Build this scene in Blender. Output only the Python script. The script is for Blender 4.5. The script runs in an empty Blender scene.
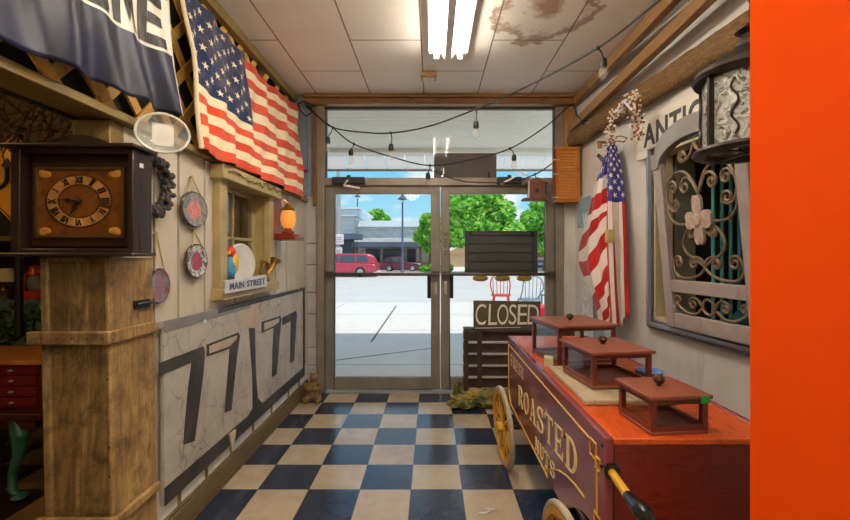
import bpy, bmesh, math, random
from mathutils import Vector, Matrix
random.seed(7)
sc = bpy.context.scene
COL = sc.collection
PI = math.pi
EYE = 1.39          # camera height
F = 430.0           # focal length in pixels of an 850 px wide frame
CX, CY = 432.0, 256.0

# ------------------------------------------------------------------ geometry collector
class MB:
    def __init__(s, xf=None):
        s.v = []; s.f = []; s.m = []; s.uv = {}
        s.xf = xf; s.mi = 0
    def add(s, verts, faces, uvs=None):
        b = len(s.v)
        for i, p in enumerate(verts):
            p = Vector(p)
            s.v.append(s.xf @ p if s.xf else p)
            if uvs: s.uv[b+i] = uvs[i]
        for f in faces:
            s.f.append([b+i for i in f]); s.m.append(s.mi)
        return s
    def box(s, x0, x1, y0, y1, z0, z1):
        return s.add([(x0,y0,z0),(x1,y0,z0),(x1,y1,z0),(x0,y1,z0),(x0,y0,z1),(x1,y0,z1),(x1,y1,z1),(x0,y1,z1)],
            [(0,3,2,1),(4,5,6,7),(0,1,5,4),(1,2,6,5),(2,3,7,6),(3,0,4,7)])
    def hexa(s, p):     # 8 corners, bottom ring then top ring
        return s.add(p, [(0,3,2,1),(4,5,6,7),(0,1,5,4),(1,2,6,5),(2,3,7,6),(3,0,4,7)])
    def bar(s, p0, p1, w, h, up=(0,0,1)):
        p0 = Vector(p0); p1 = Vector(p1); d = (p1-p0).normalized()
        a = d.cross(Vector(up))
        if a.length < 1e-4: a = d.cross(Vector((1,0,0)))
        a.normalize(); b = a.cross(d).normalized()
        r = lambda p: [p-a*w/2-b*h/2, p+a*w/2-b*h/2, p+a*w/2+b*h/2, p-a*w/2+b*h/2]
        return s.hexa(r(p0)+r(p1))
    def tube(s, pts, r, n=8, closed=False):
        pts = [Vector(p) for p in pts]; m = len(pts)
        rr = r if isinstance(r, (list, tuple)) else [r]*m
        t0 = None; rings = []
        for i, p in enumerate(pts):
            if closed: d = pts[(i+1) % m]-pts[i-1]
            else: d = pts[min(i+1, m-1)]-pts[max(i-1, 0)]
            d.normalize()
            if t0 is None:
                a = d.orthogonal().normalized()
            else:
                a = a-d*a.dot(d)
                a = a.normalized() if a.length > 1e-6 else d.orthogonal().normalized()
            t0 = d; b = d.cross(a)
            rings.append([p+(a*math.cos(2*PI*k/n)+b*math.sin(2*PI*k/n))*rr[i] for k in range(n)])
        v = [q for ring in rings for q in ring]; f = []
        for i in range(m if closed else m-1):
            j = (i+1) % m
            for k in range(n):
                f.append((i*n+k, i*n+(k+1) % n, j*n+(k+1) % n, j*n+k))
        if not closed:
            f.append(tuple(range(n))[::-1]); f.append(tuple(range((m-1)*n, m*n)))
        return s.add(v, f)
    def cyl(s, p0, p1, r0, r1=None, n=16):
        return s.tube([p0, p1], [r0, r0 if r1 is None else r1], n)
    def lathe(s, prof, o=(0,0,0), n=24, axis='z', sx=1, sy=1):
        o = Vector(o); v = []; f = []
        for r, z in prof:
            for k in range(n):
                c, q = math.cos(2*PI*k/n)*r*sx, math.sin(2*PI*k/n)*r*sy
                p = {'z': (c,q,z), 'x': (z,c,q), 'y': (c,z,q)}[axis]
                v.append(o+Vector(p))
        for i in range(len(prof)-1):
            for k in range(n):
                f.append((i*n+k, i*n+(k+1) % n, (i+1)*n+(k+1) % n, (i+1)*n+k))
        f.append(tuple(range(n))[::-1]); f.append(tuple(range((len(prof)-1)*n, len(prof)*n)))
        return s.add(v, f)
    def ball(s, c, r, n=16, m=10):
        rx, ry, rz = r if isinstance(r, (list, tuple)) else (r,r,r)
        c = Vector(c); v = []; f = []
        for i in range(m+1):
            a = PI*i/m
            for k in range(n):
                v.append(c+Vector((rx*math.sin(a)*math.cos(2*PI*k/n), ry*math.sin(a)*math.sin(2*PI*k/n), rz*math.cos(a))))
        for i in range(m):
            for k in range(n):
                f.append((i*n+k, (i+1)*n+k, (i+1)*n+(k+1) % n, i*n+(k+1) % n))
        return s.add(v, f)
    def prism(s, poly, d):
        d = Vector(d); n = len(poly); P = [Vector(p) for p in poly]
        return s.add(P+[p+d for p in P], [tuple(range(n))[::-1], tuple(range(n, 2*n))]+[(i,(i+1) % n,n+(i+1) % n,n+i) for i in range(n)])
    def strip(s, A, B, d):      # solid between two equally long polylines, extruded by d
        d = Vector(d); n = len(A)
        for i in range(n-1):
            q = [Vector(A[i]), Vector(A[i+1]), Vector(B[i+1]), Vector(B[i])]
            s.hexa(q+[p+d for p in q])
        return s
    def grid(s, P, uv=None):
        m = len(P); n = len(P[0])
        v = [p for r in P for p in r]
        f = [(i*n+j, i*n+j+1, (i+1)*n+j+1, (i+1)*n+j) for i in range(m-1) for j in range(n-1)]
        return s.add(v, f, [q for r in uv for q in r] if uv else None)
    def build(s, name, mats, parent=None, label=None, bev=0, smooth=True, solid=0, root=None, ang=35):
        me = bpy.data.meshes.new(name)
        o0 = Vector((0,0,0))
        if root is None and parent is not None:
            root = parent
            while root.parent: root = root.parent
        if root is not None: o0 = root.location
        bm = bmesh.new()
        V = [bm.verts.new(p-o0) for p in s.v]
        uvl = bm.loops.layers.uv.new('UVMap') if s.uv else None
        for f, mi in zip(s.f, s.m):
            try: q = bm.faces.new([V[i] for i in f])
            except ValueError: continue
            q.material_index = mi; q.smooth = smooth
            if uvl:
                for l, i in zip(q.loops, f): l[uvl].uv = s.uv.get(i, (0,0))
        bmesh.ops.remove_doubles(bm, verts=bm.verts, dist=1e-6)
        bmesh.ops.recalc_face_normals(bm, faces=bm.faces)
        bm.to_mesh(me); bm.free()
        if smooth: me.set_sharp_from_angle(angle=math.radians(ang))
        for m in (mats if isinstance(mats, (list, tuple)) else [mats]): me.materials.append(m)
        o = bpy.data.objects.new(name, me); COL.objects.link(o)
        if parent is not None: o.parent = parent
        if label: o['label'] = label
        if bev:
            b = o.modifiers.new('Bevel', 'BEVEL'); b.width = bev; b.segments = 2; b.limit_method = 'ANGLE'
        if solid:
            b = o.modifiers.new('Solidify', 'SOLIDIFY'); b.thickness = solid; b.offset = 0
        return o

def tag(o, label, cat, group=None, kind=None):
    o['label'] = label; o['category'] = cat
    if group: o['group'] = group
    if kind: o['kind'] = kind
    return o
def thing(name, label, cat, loc=(0,0,0), group=None):
    o = bpy.data.objects.new(name, None); COL.objects.link(o)
    o.location = loc; o.empty_display_size = .1
    return tag(o, label, cat, group)
def struct(mb, name, mats, parent=None, **k):
    o = mb.build(name, mats, parent, **k)
    if parent is None: o['kind'] = 'structure'
    return o
def dup(root, loc=None, rotz=None, label=None, group=None):
    r = root.copy(); COL.objects.link(r)
    for ch in list(root.children):
        c = ch.copy(); COL.objects.link(c); c.parent = r
        for g in ch.children:
            d = g.copy(); COL.objects.link(d); d.parent = c
    if loc is not None: r.location = loc
    if rotz is not None: r.rotation_euler = (0,0,rotz)
    if label: r['label'] = label
    if group: r['group'] = group
    return r

# plan positions read off the walls
XL = -1.28
def LW(px, py, off=0.0):            # point on the left wall (off = distance out of it)
    X = XL+off; Y = F*X/(px-CX)
    return Vector((X, Y, EYE-(py-CY)*Y/F))
RS = .102                            # the right wall opens up slightly towards the viewer
def RW(px, py, off=0.0):
    Y = (1.46+RS*4.38-off)/((px-CX)/F+RS)
    return Vector(((px-CX)*Y/F, Y, EYE-(py-CY)*Y/F))
def at(px, py, Y):
    return Vector(((px-CX)*Y/F, Y, EYE-(py-CY)*Y/F))
RA = math.atan(RS)
RD = Vector((math.sin(RA), -math.cos(RA), 0))      # along the right wall towards the viewer
RN = Vector((-math.cos(RA), -math.sin(RA), 0))     # out of the right wall
RO = Vector((1.46, 4.38, 0))
def basis(o, a, b, c):
    M = Matrix.Identity(4)
    for i, q in enumerate((a, b, c)):
        for j in range(3): M[j][i] = q[j]
    for j in range(3): M[j][3] = o[j]
    return M
RWM = basis(RO, RD, RN, Vector((0,0,1)))            # local (s, off, z) on the right wall
def rs(Y): return (4.38-Y)/math.cos(RA)

# ------------------------------------------------------------------ text
def text_mb(s, bold=0.0, space=1.0):
    cu = bpy.data.curves.new('t', 'FONT'); cu.body = s; cu.size = 1; cu.offset = bold
    cu.space_character = space; cu.resolution_u = 4; cu.extrude = 0
    ob = bpy.data.objects.new('t', cu); COL.objects.link(ob)
    dg = bpy.context.evaluated_depsgraph_get(); dg.update()
    me = bpy.data.meshes.new_from_object(ob.evaluated_get(dg))
    V = [v.co.copy() for v in me.vertices]; Fc = [tuple(p.vertices) for p in me.polygons]
    bpy.data.objects.remove(ob); bpy.data.curves.remove(cu); bpy.data.meshes.remove(me)
    x0 = min(v.x for v in V); x1 = max(v.x for v in V); y0 = min(v.y for v in V); y1 = max(v.y for v in V)
    return [((v.x-x0)/(x1-x0), (v.y-y0)/(y1-y0)) for v in V], Fc
def text_on(mb, s, fn, dn, bold=0.0, space=1.0, depth=.004):
    """letters of s laid on the surface fn(u, v), raised by depth along dn"""
    uv, Fc = text_mb(s, bold, space)
    P = [Vector(fn(u, v)) for u, v in uv]; dn = Vector(dn).normalized()
    top = [p+dn*depth for p in P]; n = len(P)
    edges = {}
    for f in Fc:
        for i in range(len(f)):
            e = (f[i], f[(i+1) % len(f)]); k = tuple(sorted(e))
            edges.setdefault(k, []).append(e)
    side = [(e[0][0], e[0][1], e[0][1]+n, e[0][0]+n) for e in edges.values() if len(e) == 1]
    mb.add(P+top, [tuple(i+n for i in f) for f in Fc]+side)
    return mb
def quadfn(bl, br, tl, tr):
    bl, br, tl, tr = map(Vector, (bl, br, tl, tr))
    return lambda u, v: (bl*(1-u)+br*u)*(1-v)+(tl*(1-u)+tr*u)*v

# serif capitals for the painted cart, in a unit box
def serif(ch):
    P = []
    R = lambda x0, x1, y0, y1: P.append([(x0,y0),(x1,y0),(x1,y1),(x0,y1)])
    W, T, S = .23, .075, .06
    def ser(x, y): R(x-.06, x+W+.06, y, y+S)
    def arc(cx, cy, rx, ry, a0, a1, wx, wy, n=14):
        for i in range(n):
            a, b = a0+(a1-a0)*i/n, a0+(a1-a0)*(i+1)/n
            q = lambda t, k: (cx+(rx-k*wx)*math.cos(t), cy+(ry-k*wy)*math.sin(t))
            P.append([q(a,0), q(b,0), q(b,1), q(a,1)])
    h = PI/2
    if ch == 'O': arc(.5,.5,.5,.5,0,2*PI,W,T,24)
    if ch == 'D':
        R(.08,.08+W,0,1); R(0,.45,0,T); R(0,.45,1-T,1); arc(.4,.5,.6,.5,-h,h,W,T)
    if ch == 'R':
        R(.08,.08+W,0,1); ser(.08,0); R(0,.5,1-T,1); R(.3,.5,.46,.46+T); arc(.45,.73,.47,.27,-h,h,W,T)
        P.append([(.42,.5),(.62,.5),(1,0),(.74,0)]); R(.7,1.04,0,S)
    if ch == 'A':
        P.append([(.4,1),(.56,1),(.94,0),(.7,0)]); P.append([(.4,1),(.48,1),(.19,0),(.11,0)]); R(.25,.75,.3,.3+T); R(0,.32,0,S); R(.6,1.04,0,S)
    if ch == 'S':
        arc(.5,.73,.44,.27,.25,PI*1.45,.18,T); arc(.5,.27,.46,.27,PI+.25,PI*2.45,.2,T)
        P.append([(.12,.68),(.36,.62),(.9,.3),(.66,.4)]); R(.8,.88,.68,.98); R(.06,.14,.02,.32)
    if ch == 'T': R(.5-W/2,.5+W/2,0,1); ser(.5-W/2,0); R(0,1,1-T,1); R(0,.06,.78,1); R(.94,1,.78,1)
    if ch == 'E':
        R(.08,.08+W,0,1); R(0,.9,0,T); R(0,.86,1-T,1); R(.3,.7,.47,.47+T); R(.84,.9,0,.26); R(.8,.86,.76,1); R(.64,.7,.38,.64)
    if ch == 'N':
        R(.1,.17,0,1); R(.83,.9,0,1); P.append([(.08,1),(.32,1),(.92,0),(.68,0)]); R(0,.27,0,S); R(.72,1,1-S,1); R(0,.2,1-S,1)
    if ch == 'U':
        R(.1,.1+W,.28,1); R(.8,.87,.28,1); arc(.485,.3,.385,.3,PI,2*PI,.15,T); R(0,.43,1-S,1); R(.68,1,1-S,1)
    if ch == 'F': R(.08,.08+W,0,1); ser(.08,0); R(0,.9,1-T,1); R(.3,.7,.47,.47+T); R(.84,.9,.74,1); R(.64,.7,.38,.64)
    if ch == 'H': R(.08,.28,0,1); R(.72,.92,0,1); R(.2,.8,.47,.47+T); R(0,.36,0,S); R(.64,1,0,S); R(0,.36,1-S,1); R(.64,1,1-S,1)
    return P
def serif_word(mb, word, fn, dn, depth=.002, gap=.16):
    dn = Vector(dn)*depth; n = len(word); w = (1-gap*0)/n
    for i, c in enumerate(word):
        for k, poly in enumerate(serif(c)):
            mb.prism([Vector(fn((i+gap/2+(1-gap)*x)*w, y))+dn*(.02*(k % 5)) for x, y in poly], dn)
    return mb

# ------------------------------------------------------------------ materials
def lin(c):
    f = lambda x: x/12.92 if x <= .04045 else ((x+.055)/1.055)**2.4
    return tuple(f(x/255) for x in c[:3])+(1.0,)
class NT:
    def __init__(s, name):
        s.mat = bpy.data.materials.new(name); s.mat.use_nodes = True
        s.t = s.mat.node_tree; s.n = s.t.nodes; s.l = s.t.links
        s.bsdf = s.n['Principled BSDF']
    def node(s, typ, **k):
        n = s.n.new(typ)
        for a, b in k.items(): setattr(n, a, b)
        return n
    def put(s, sock, v):
        if hasattr(v, 'is_linked') or isinstance(v, bpy.types.NodeSocket): s.l.new(v, sock)
        else: sock.default_value = v
    def m(s, op, a, b=0.0, c=None):
        n = s.node('ShaderNodeMath', operation=op)
        s.put(n.inputs[0], a); s.put(n.inputs[1], b)
        if c is not None: s.put(n.inputs[2], c)
        return n.outputs[0]
    def mix(s, fac, a, b):
        n = s.node('ShaderNodeMix', data_type='RGBA')
        s.put(n.inputs[0], fac); s.put(n.inputs[6], a); s.put(n.inputs[7], b)
        return n.outputs[2]
    def coord(s, which='Object', scale=(1,1,1), loc=(0,0,0), rot=(0,0,0)):
        tc = s.node('ShaderNodeTexCoord'); mp = s.node('ShaderNodeMapping')
        s.l.new(tc.outputs[which], mp.inputs[0]); mp.inputs['Scale'].default_value = scale
        mp.inputs['Location'].default_value = loc; mp.inputs['Rotation'].default_value = rot
        return mp.outputs[0]
    def noise(s, vec, scale=5, detail=4, rough=.55, dist=0):
        n = s.node('ShaderNodeTexNoise'); s.l.new(vec, n.inputs['Vector'])
        n.inputs['Scale'].default_value = scale; n.inputs['Detail'].default_value = detail
        n.inputs['Roughness'].default_value = rough; n.inputs['Distortion'].default_value = dist
        return n.outputs['Fac']
    def ramp(s, fac, stops):
        n = s.node('ShaderNodeValToRGB'); s.l.new(fac, n.inputs[0]); e = n.color_ramp.elements
        e[0].position, e[0].color = stops[0]; e[1].position, e[1].color = stops[-1]
        for p, c in stops[1:-1]:
            q = e.new(p); q.color = c
        return n.outputs[0]
    def step(s, fac, a, b): return s.ramp(fac, [(a, (0,0,0,1)), (b, (1,1,1,1))])
    def base(s, c): s.put(s.bsdf.inputs['Base Color'], c)
    def bump(s, h, strength=.3, dist=.01):
        b = s.node('ShaderNodeBump'); s.l.new(h, b.inputs['Height'])
        b.inputs['Strength'].default_value = strength; b.inputs['Distance'].default_value = dist
        s.l.new(b.outputs[0], s.bsdf.inputs['Normal'])
    def set(s, rough=None, metal=None, spec=None, **k):
        if rough is not None: s.put(s.bsdf.inputs['Roughness'], rough)
        if metal is not None: s.put(s.bsdf.inputs['Metallic'], metal)
        if spec is not None: s.put(s.bsdf.inputs['Specular IOR Level'], spec)
        for a, b in k.items(): s.put(s.bsdf.inputs[a.replace('_', ' ')], b)
        return s.mat
MC = {}
def plain(name, c, rough=.5, metal=0, var=.12, scale=12, bump=0, **k):
    """colour with a faint mottling of its own"""
    if name in MC: return MC[name]
    n = NT(name); c = lin(c); v = n.coord()
    d = tuple(x*(1-var) for x in c[:3])+(1,); e = tuple(min(1, x*(1+var)) for x in c[:3])+(1,)
    f = n.noise(v, scale)
    n.base(n.ramp(f, [(.3, d), (.7, e)]))
    if bump: n.bump(f, bump)
    MC[name] = n.set(rough, metal, **k); return MC[name]
def grain(name, cols, rough=.5, scale=3, stretch=(8,8,1), bump=.15, dist=1.5, **k):
    """wood grain running along the axis with the small stretch"""
    if name in MC: return MC[name]
    n = NT(name); v = n.coord(scale=stretch)
    f = n.noise(v, scale, 6, .6, dist); g = n.noise(n.coord(), 2.5, 3)
    k2 = len(cols)-1
    c = n.ramp(f, [(.28+.44*i/k2, lin(q)) for i, q in enumerate(cols)])
    n.base(n.mix(n.m('MULTIPLY', n.step(g, .45, .75), .45), c, lin(cols[0])))
    n.bump(f, bump); MC[name] = n.set(rough, **k); return MC[name]
def glass(name, c=(255,255,255), rough=.0, alpha=.12):
    """thin clear pane: mostly clear with a mirror-like sheen"""
    if name in MC: return MC[name]
    n = NT(name); n.n.remove(n.bsdf)
    t = n.node('ShaderNodeBsdfTransparent'); t.inputs[0].default_value = lin(c)
    g = n.node('ShaderNodeBsdfGlossy'); g.inputs['Roughness'].default_value = rough
    fr = n.node('ShaderNodeFresnel'); fr.inputs[0].default_value = 1.45
    mx = n.node('ShaderNodeMixShader'); n.l.new(n.m('MULTIPLY_ADD', fr.outputs[0], .28, 0.0), mx.inputs[0])
    n.l.new(t.outputs[0], mx.inputs[1]); n.l.new(g.outputs[0], mx.inputs[2])
    n.l.new(mx.outputs[0], n.n['Material Output'].inputs[0])
    MC[name] = n.mat; return n.mat
def glow(name, c, strength):
    if name in MC: return MC[name]
    n = NT(name); n.base(lin(c)); n.set(.4)
    n.bsdf.inputs['Emission Color'].default_value = lin(c); n.bsdf.inputs['Emission Strength'].default_value = strength
    MC[name] = n.mat; return n.mat
# ------------------------------------------------------------------ special materials
BLACK = plain('black paint', (28,27,27), .45)
IRON = plain('dark bronze metal', (58,50,44), .42, .7)
def checker_mat(name, dark, lights, rough=.28, coat=.0):
    n = NT(name); v = n.coord()
    sx = n.node('ShaderNodeSeparateXYZ'); n.l.new(v, sx.inputs[0])
    T = .304
    a = n.m('DIVIDE', n.m('ADD', sx.outputs[0], .125), T); b = n.m('DIVIDE', n.m('SUBTRACT', sx.outputs[1], 2.56), T)
    ia = n.m('FLOOR', a); ib = n.m('FLOOR', b)
    k = n.m('FLOORED_MODULO', n.m('ADD', ia, ib), 2.0)      # 0 even -> light, 1 odd -> dark
    cb = n.node('ShaderNodeCombineXYZ'); n.l.new(ia, cb.inputs[0]); n.l.new(ib, cb.inputs[1])
    wn = n.node('ShaderNodeTexWhiteNoise', noise_dimensions='2D'); n.l.new(cb.outputs[0], wn.inputs[0])
    g1 = n.noise(v, 7, 6, .65, .6); g2 = n.noise(v, 2.2, 4)
    lc = n.mix(n.step(g1, .40, .80), lin(lights[0]), lin(lights[1]))
    lc = n.mix(n.m('MULTIPLY', wn.outputs[0], .6), lc, lin(lights[2]))
    dc = n.mix(n.step(g2, .35, .75), lin(dark[0]), lin(dark[1]))
    dc = n.mix(n.m('MULTIPLY', wn.outputs[0], .4), dc, lin(dark[2]))
    c = n.mix(k, lc, dc)
    fa = n.m('ABSOLUTE', n.m('SUBTRACT', n.m('SUBTRACT', a, ia), .5)); fb = n.m('ABSOLUTE', n.m('SUBTRACT', n.m('SUBTRACT', b, ib), .5))
    j = n.m('GREATER_THAN', n.m('MAXIMUM', fa, fb), .492)
    c = n.mix(n.m('MULTIPLY', j, .7), c, lin((45,40,38)))
    c = n.mix(n.m('MULTIPLY', n.step(g2, .52, .8), .35), c, lin((96,76,56)))
    n.base(c)
    n.bump(n.noise(v, 9, 3), .22, .012)
    n.put(n.bsdf.inputs['Roughness'], n.m('MULTIPLY_ADD', g1, .2, rough-.12))
    return n.set(None, None, .7)
FLOOR = checker_mat('checkered floor tile', [(36,46,68),(46,58,84),(40,46,60)], [(192,174,146),(174,144,108),(198,186,168)], .22)
FLOOR2 = checker_mat('shop floor tile', [(44,12,10),(62,20,16),(34,12,12)], [(150,112,62),(126,88,46),(160,122,74)], .5)

def ceiling_mat():
    n = NT('ceiling panels'); v = n.coord()
    sx = n.node('ShaderNodeSeparateXYZ'); n.l.new(v, sx.inputs[0])
    X, Y = sx.outputs[0], sx.outputs[1]
    c = n.m('DIVIDE', n.m('ADD', X, .08), .533); ci = n.m('FLOOR', c)
    odd = n.m('FLOORED_MODULO', ci, 2.0)
    r = n.m('DIVIDE', n.m('SUBTRACT', n.m('SUBTRACT', Y, 3.742), n.m('MULTIPLY', odd, -.535)), 1.07); ri = n.m('FLOOR', r)
    fc = n.m('MULTIPLY', n.m('SUBTRACT', .5, n.m('ABSOLUTE', n.m('SUBTRACT', n.m('SUBTRACT', c, ci), .5))), .533)
    fr = n.m('MULTIPLY', n.m('SUBTRACT', .5, n.m('ABSOLUTE', n.m('SUBTRACT', n.m('SUBTRACT', r, ri), .5))), 1.07)
    j = n.m('LESS_THAN', n.m('MINIMUM', fc, fr), .0055)
    g = n.noise(v, 1.3, 4); col = n.ramp(g, [(.3, lin((240,231,216))), (.7, lin((248,242,232)))])
    # water stain: a ragged ring on one panel
    d = n.m('SQRT', n.m('ADD', n.m('POWER', n.m('DIVIDE', n.m('SUBTRACT', X, .74), .36), 2.0), n.m('POWER', n.m('DIVIDE', n.m('SUBTRACT', Y, 2.78), .46), 2.0)))
    d = n.m('ADD', d, n.m('MULTIPLY', n.m('SUBTRACT', n.noise(v, 4.2, 5, .65), .5), 1.5))
    z = (1,1,1,1); k = (0,0,0,1)
    ring = n.ramp(d, [(.0, (.8,.8,.8,1)), (.16, (.5,.5,.5,1)), (.3, (.1,.1,.1,1)), (.62, (.12,.12,.12,1)), (.8, (.75,.75,.75,1)), (.93, (.55,.55,.55,1)), (.97, k)])
    col = n.mix(ring, col, lin((150,104,62)))
    n.base(n.mix(n.m('MULTIPLY', j, .85), col, lin((110,92,70))))
    n.bump(n.noise(v, 60, 2), .08)
    return n.set(.7)
CEIL = ceiling_mat()
def wall_paint(name, a, b, dirt, scale=2.0, crack=False):
    n = NT(name); v = n.coord(); g = n.noise(v, scale, 8, .62, .4); h = n.noise(n.coord(scale=(1,1,.35)), scale*2.2, 6, .6)
    c = n.ramp(g, [(.3, lin(a)), (.7, lin(b))])
    c = n.mix(n.m('MULTIPLY', n.step(h, .55, .78), .5), c, lin(dirt))
    if crack:
        vo = n.node('ShaderNodeTexVoronoi', feature='DISTANCE_TO_EDGE')
        nz = n.node('ShaderNodeTexNoise'); n.l.new(v, nz.inputs['Vector']); nz.inputs['Scale'].default_value = 3
        ad = n.node('ShaderNodeMixRGB', blend_type='ADD'); ad.inputs[0].default_value = .35
        n.l.new(v, ad.inputs[1]); n.l.new(nz.outputs['Color'], ad.inputs[2]); n.l.new(ad.outputs[0], vo.inputs['Vector'])
        vo.inputs['Scale'].default_value = crack
        e = n.ramp(vo.outputs['Distance'], [(.0, (1,1,1,1)), (.032, (0,0,0,1))])
        c = n.mix(n.m('MULTIPLY', e, n.m('MULTIPLY', n.step(g, .35, .6), .55)), c, lin((78,72,66)))
    n.base(c); n.bump(h, .2); return n.set(.6)
WALL_L = wall_paint('aged cream board paint', (204,192,172), (216,206,188), (160,146,122))
WALL_R = wall_paint('patched white plaster', (214,208,198), (230,226,220), (172,166,158), 3)
PLANK = wall_paint('weathered whitewashed plank', (200,196,192), (172,168,166), (122,116,112), 3)
DARKWALL = wall_paint('dim olive shop wall', (122,104,64), (96,82,52), (62,54,36), 2)
GROOVE = plain('dark board joint', (70,62,54), .8)
ALU = plain('aged bronze aluminium', (150,140,128), .42, .25, .18, 6)
ALU2 = plain('dull grey door stile', (138,130,120), .45, .2, .15, 6)
BEAMW = grain('brown varnished beam wood', [(98,66,32),(150,108,58),(122,84,42)], .4, 3, (1,10,10))
RAILW = grain('tan rough beam wood', [(124,88,48),(158,118,70),(136,98,54)], .5, 3, (10,1,10))
LOGW = grain('split log with bark', [(62,44,20),(150,112,58),(92,66,32),(176,138,78)], .7, 5, (5,1.2,5), .8, 3)
OLIVEW = grain('olive stained wood', [(104,84,40),(140,116,62),(120,98,50)], .5, 3, (10,1.2,10))
YELW = grain('honey yellow lattice wood', [(232,170,74),(246,196,104),(214,150,60)], .5, 4, (6,3,6))
BASEW = grain('worn baseboard wood', [(76,60,36),(124,102,66),(96,78,48)], .6, 3, (10,1,10))
PANE = glass('clear window glass')
ORANGE = plain('bright orange paint', (255,84,0), .5, 0, .05, 2, 0, Specular_IOR_Level=.12)
CONC = wall_paint('pale pavement concrete', (210,203,192), (218,212,203), (190,184,174), 1.2)
ROADM = wall_paint('sun bleached asphalt', (190,186,180), (202,198,192), (170,166,160), .6)
SOFFIT = wall_paint('painted soffit boards', (246,238,220), (250,244,230), (232,220,194), 2.5)

# ------------------------------------------------------------------ the room
YF = 4.38; ZC = 3.0; YB = -2.6
WXR = lambda y: 1.46+RS*(4.38-y)
m = MB(); m.add([(XL,YB,0),(2.3,YB,0),(1.62,YF+.1,0),(XL,YF+.1,0),(XL,YB,-.1),(2.3,YB,-.1),(1.62,YF+.1,-.1),(XL,YF+.1,-.1)],
      [(0,1,2,3),(7,6,5,4),(0,4,5,1),(1,5,6,2),(2,6,7,3),(3,7,4,0)])
struct(m, 'floor', FLOOR)
m = MB(); m.box(-4.6,XL,YB,4.6,-.1,-.0005); struct(m, 'floor_shop', FLOOR2)
m = MB(); m.box(-4.6,2.4,YB,4.5,ZC,ZC+.12); struct(m, 'ceiling', CEIL)
# left wall: upright boards with dark joints, a window hole at y 2.51-3.36
m = MB(); TH = .14
def boards(y0, y1, z0, z1):
    edges = [y for y in (1.98, 2.17, 2.42, 3.52, 3.78, 4.08) if y0+.02 < y < y1-.02]
    e = [y0]+edges+[y1]
    m.mi = 1; m.box(XL-TH, XL-.012, y0, y1, z0, z1); m.mi = 0
    for i in range(len(e)-1):
        m.box(XL-.012, XL, e[i]+(.009 if i else 0), e[i+1]-(.009 if i < len(e)-2 else 0), z0, z1)
boards(1.75, 2.57, 0, 1.93); boards(3.30, YF, 0, 1.93)
m.mi = 1; m.box(XL-TH, XL-.012, 2.57, 3.30, 0, 1.2); m.box(XL-TH, XL-.012, 2.57, 3.30, 1.86, 1.93); m.mi = 0
for a, b in ((2.57,2.78),(2.80,3.05),(3.07,3.30)): m.box(XL-.012, XL, a, b, 0, 1.2)
m.box(XL-.012, XL, 2.57, 3.30, 1.86, 1.93)
struct(m, 'wall_left', [WALL_L, GROOVE])
m = MB(); m.box(XL-TH-.002, XL+.006, 1.70, 1.78, 0, 1.93); struct(m, 'trim_1', OLIVEW, bev=.004)
m = MB(); m.box(XL-.01, XL+.045, -1.5, 4.3, 1.93, 1.966); m.box(XL-.13, XL-.01, -1.5, 4.3, 1.94, 1.966)
struct(m, 'trim_2', OLIVEW, bev=.004)
m = MB(); m.box(XL-.13, XL-.075, -1.5, 4.3, 2.93, 2.999); struct(m, 'trim_3', OLIVEW, bev=.004)
# lattice over the beam
m = MB(); m.mi = 1; m.box(XL-.20, XL-.17, -1.5, 4.35, 1.95, ZC); m.mi = 0
def clip(a, b, lo, hi):
    pts = []
    (y0,z0), (y1,z1) = a, b
    t0 = (lo-z0)/(z1-z0); t1 = (hi-z0)/(z1-z0)
    return (y0+(y1-y0)*t0, lo), (y0+(y1-y0)*t1, hi)
for k in range(-8, 24):
    y = k*.25; zl, zh = 1.968, 2.95
    for sgn, off in ((1, 0.0), (-1, .012)):
        d = (zh-zl)*.95
        y0, y1 = (y, y+d) if sgn > 0 else (y+d, y)
        sh = .158 if (y0+y1)/2 < 1.35 else 0
        if min(y0,y1) < -1.5 or max(y0,y1) > 4.3: continue
        m.bar((XL-.12-off, y0, zl), (XL-.12-off, y1, zh), .012, .05, (0,0,1)) if False else m.hexa(
            [(XL-.132-off+sh, y0-.035, zl), (XL-.12-off+sh, y0-.035, zl), (XL-.12-off+sh, y0+.035, zl), (XL-.132-off+sh, y0+.035, zl),
             (XL-.132-off+sh, y1-.035, zh), (XL-.12-off+sh, y1-.035, zh), (XL-.12-off+sh, y1+.035, zh), (XL-.132-off+sh, y1+.035, zh)])
struct(m, 'wall_lattice', [YELW, plain('dark green backing', (54,52,34), .8)])
m = MB(); m.box(XL+.001, XL+.03, 1.78, YF-.01, 0, .125); m.box(XL+.001, XL+.022, 1.78, YF-.01, .125, .14)
struct(m, 'baseboard_left', BASEW, bev=.004)
m = MB()
for y in (2.16,2.42,2.72,3.05,3.4,3.8,4.1): m.box(XL+.009, XL+.014, y-.012, y+.012, .141, .27)
struct(m, 'trim_4', OLIVEW)
m = MB(); m.box(XL+.001, XL+.008, 1.80, YF-.01, .141, .30); struct(m, 'trim_13', plain('white skirting board', (240,238,232), .5))
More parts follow.
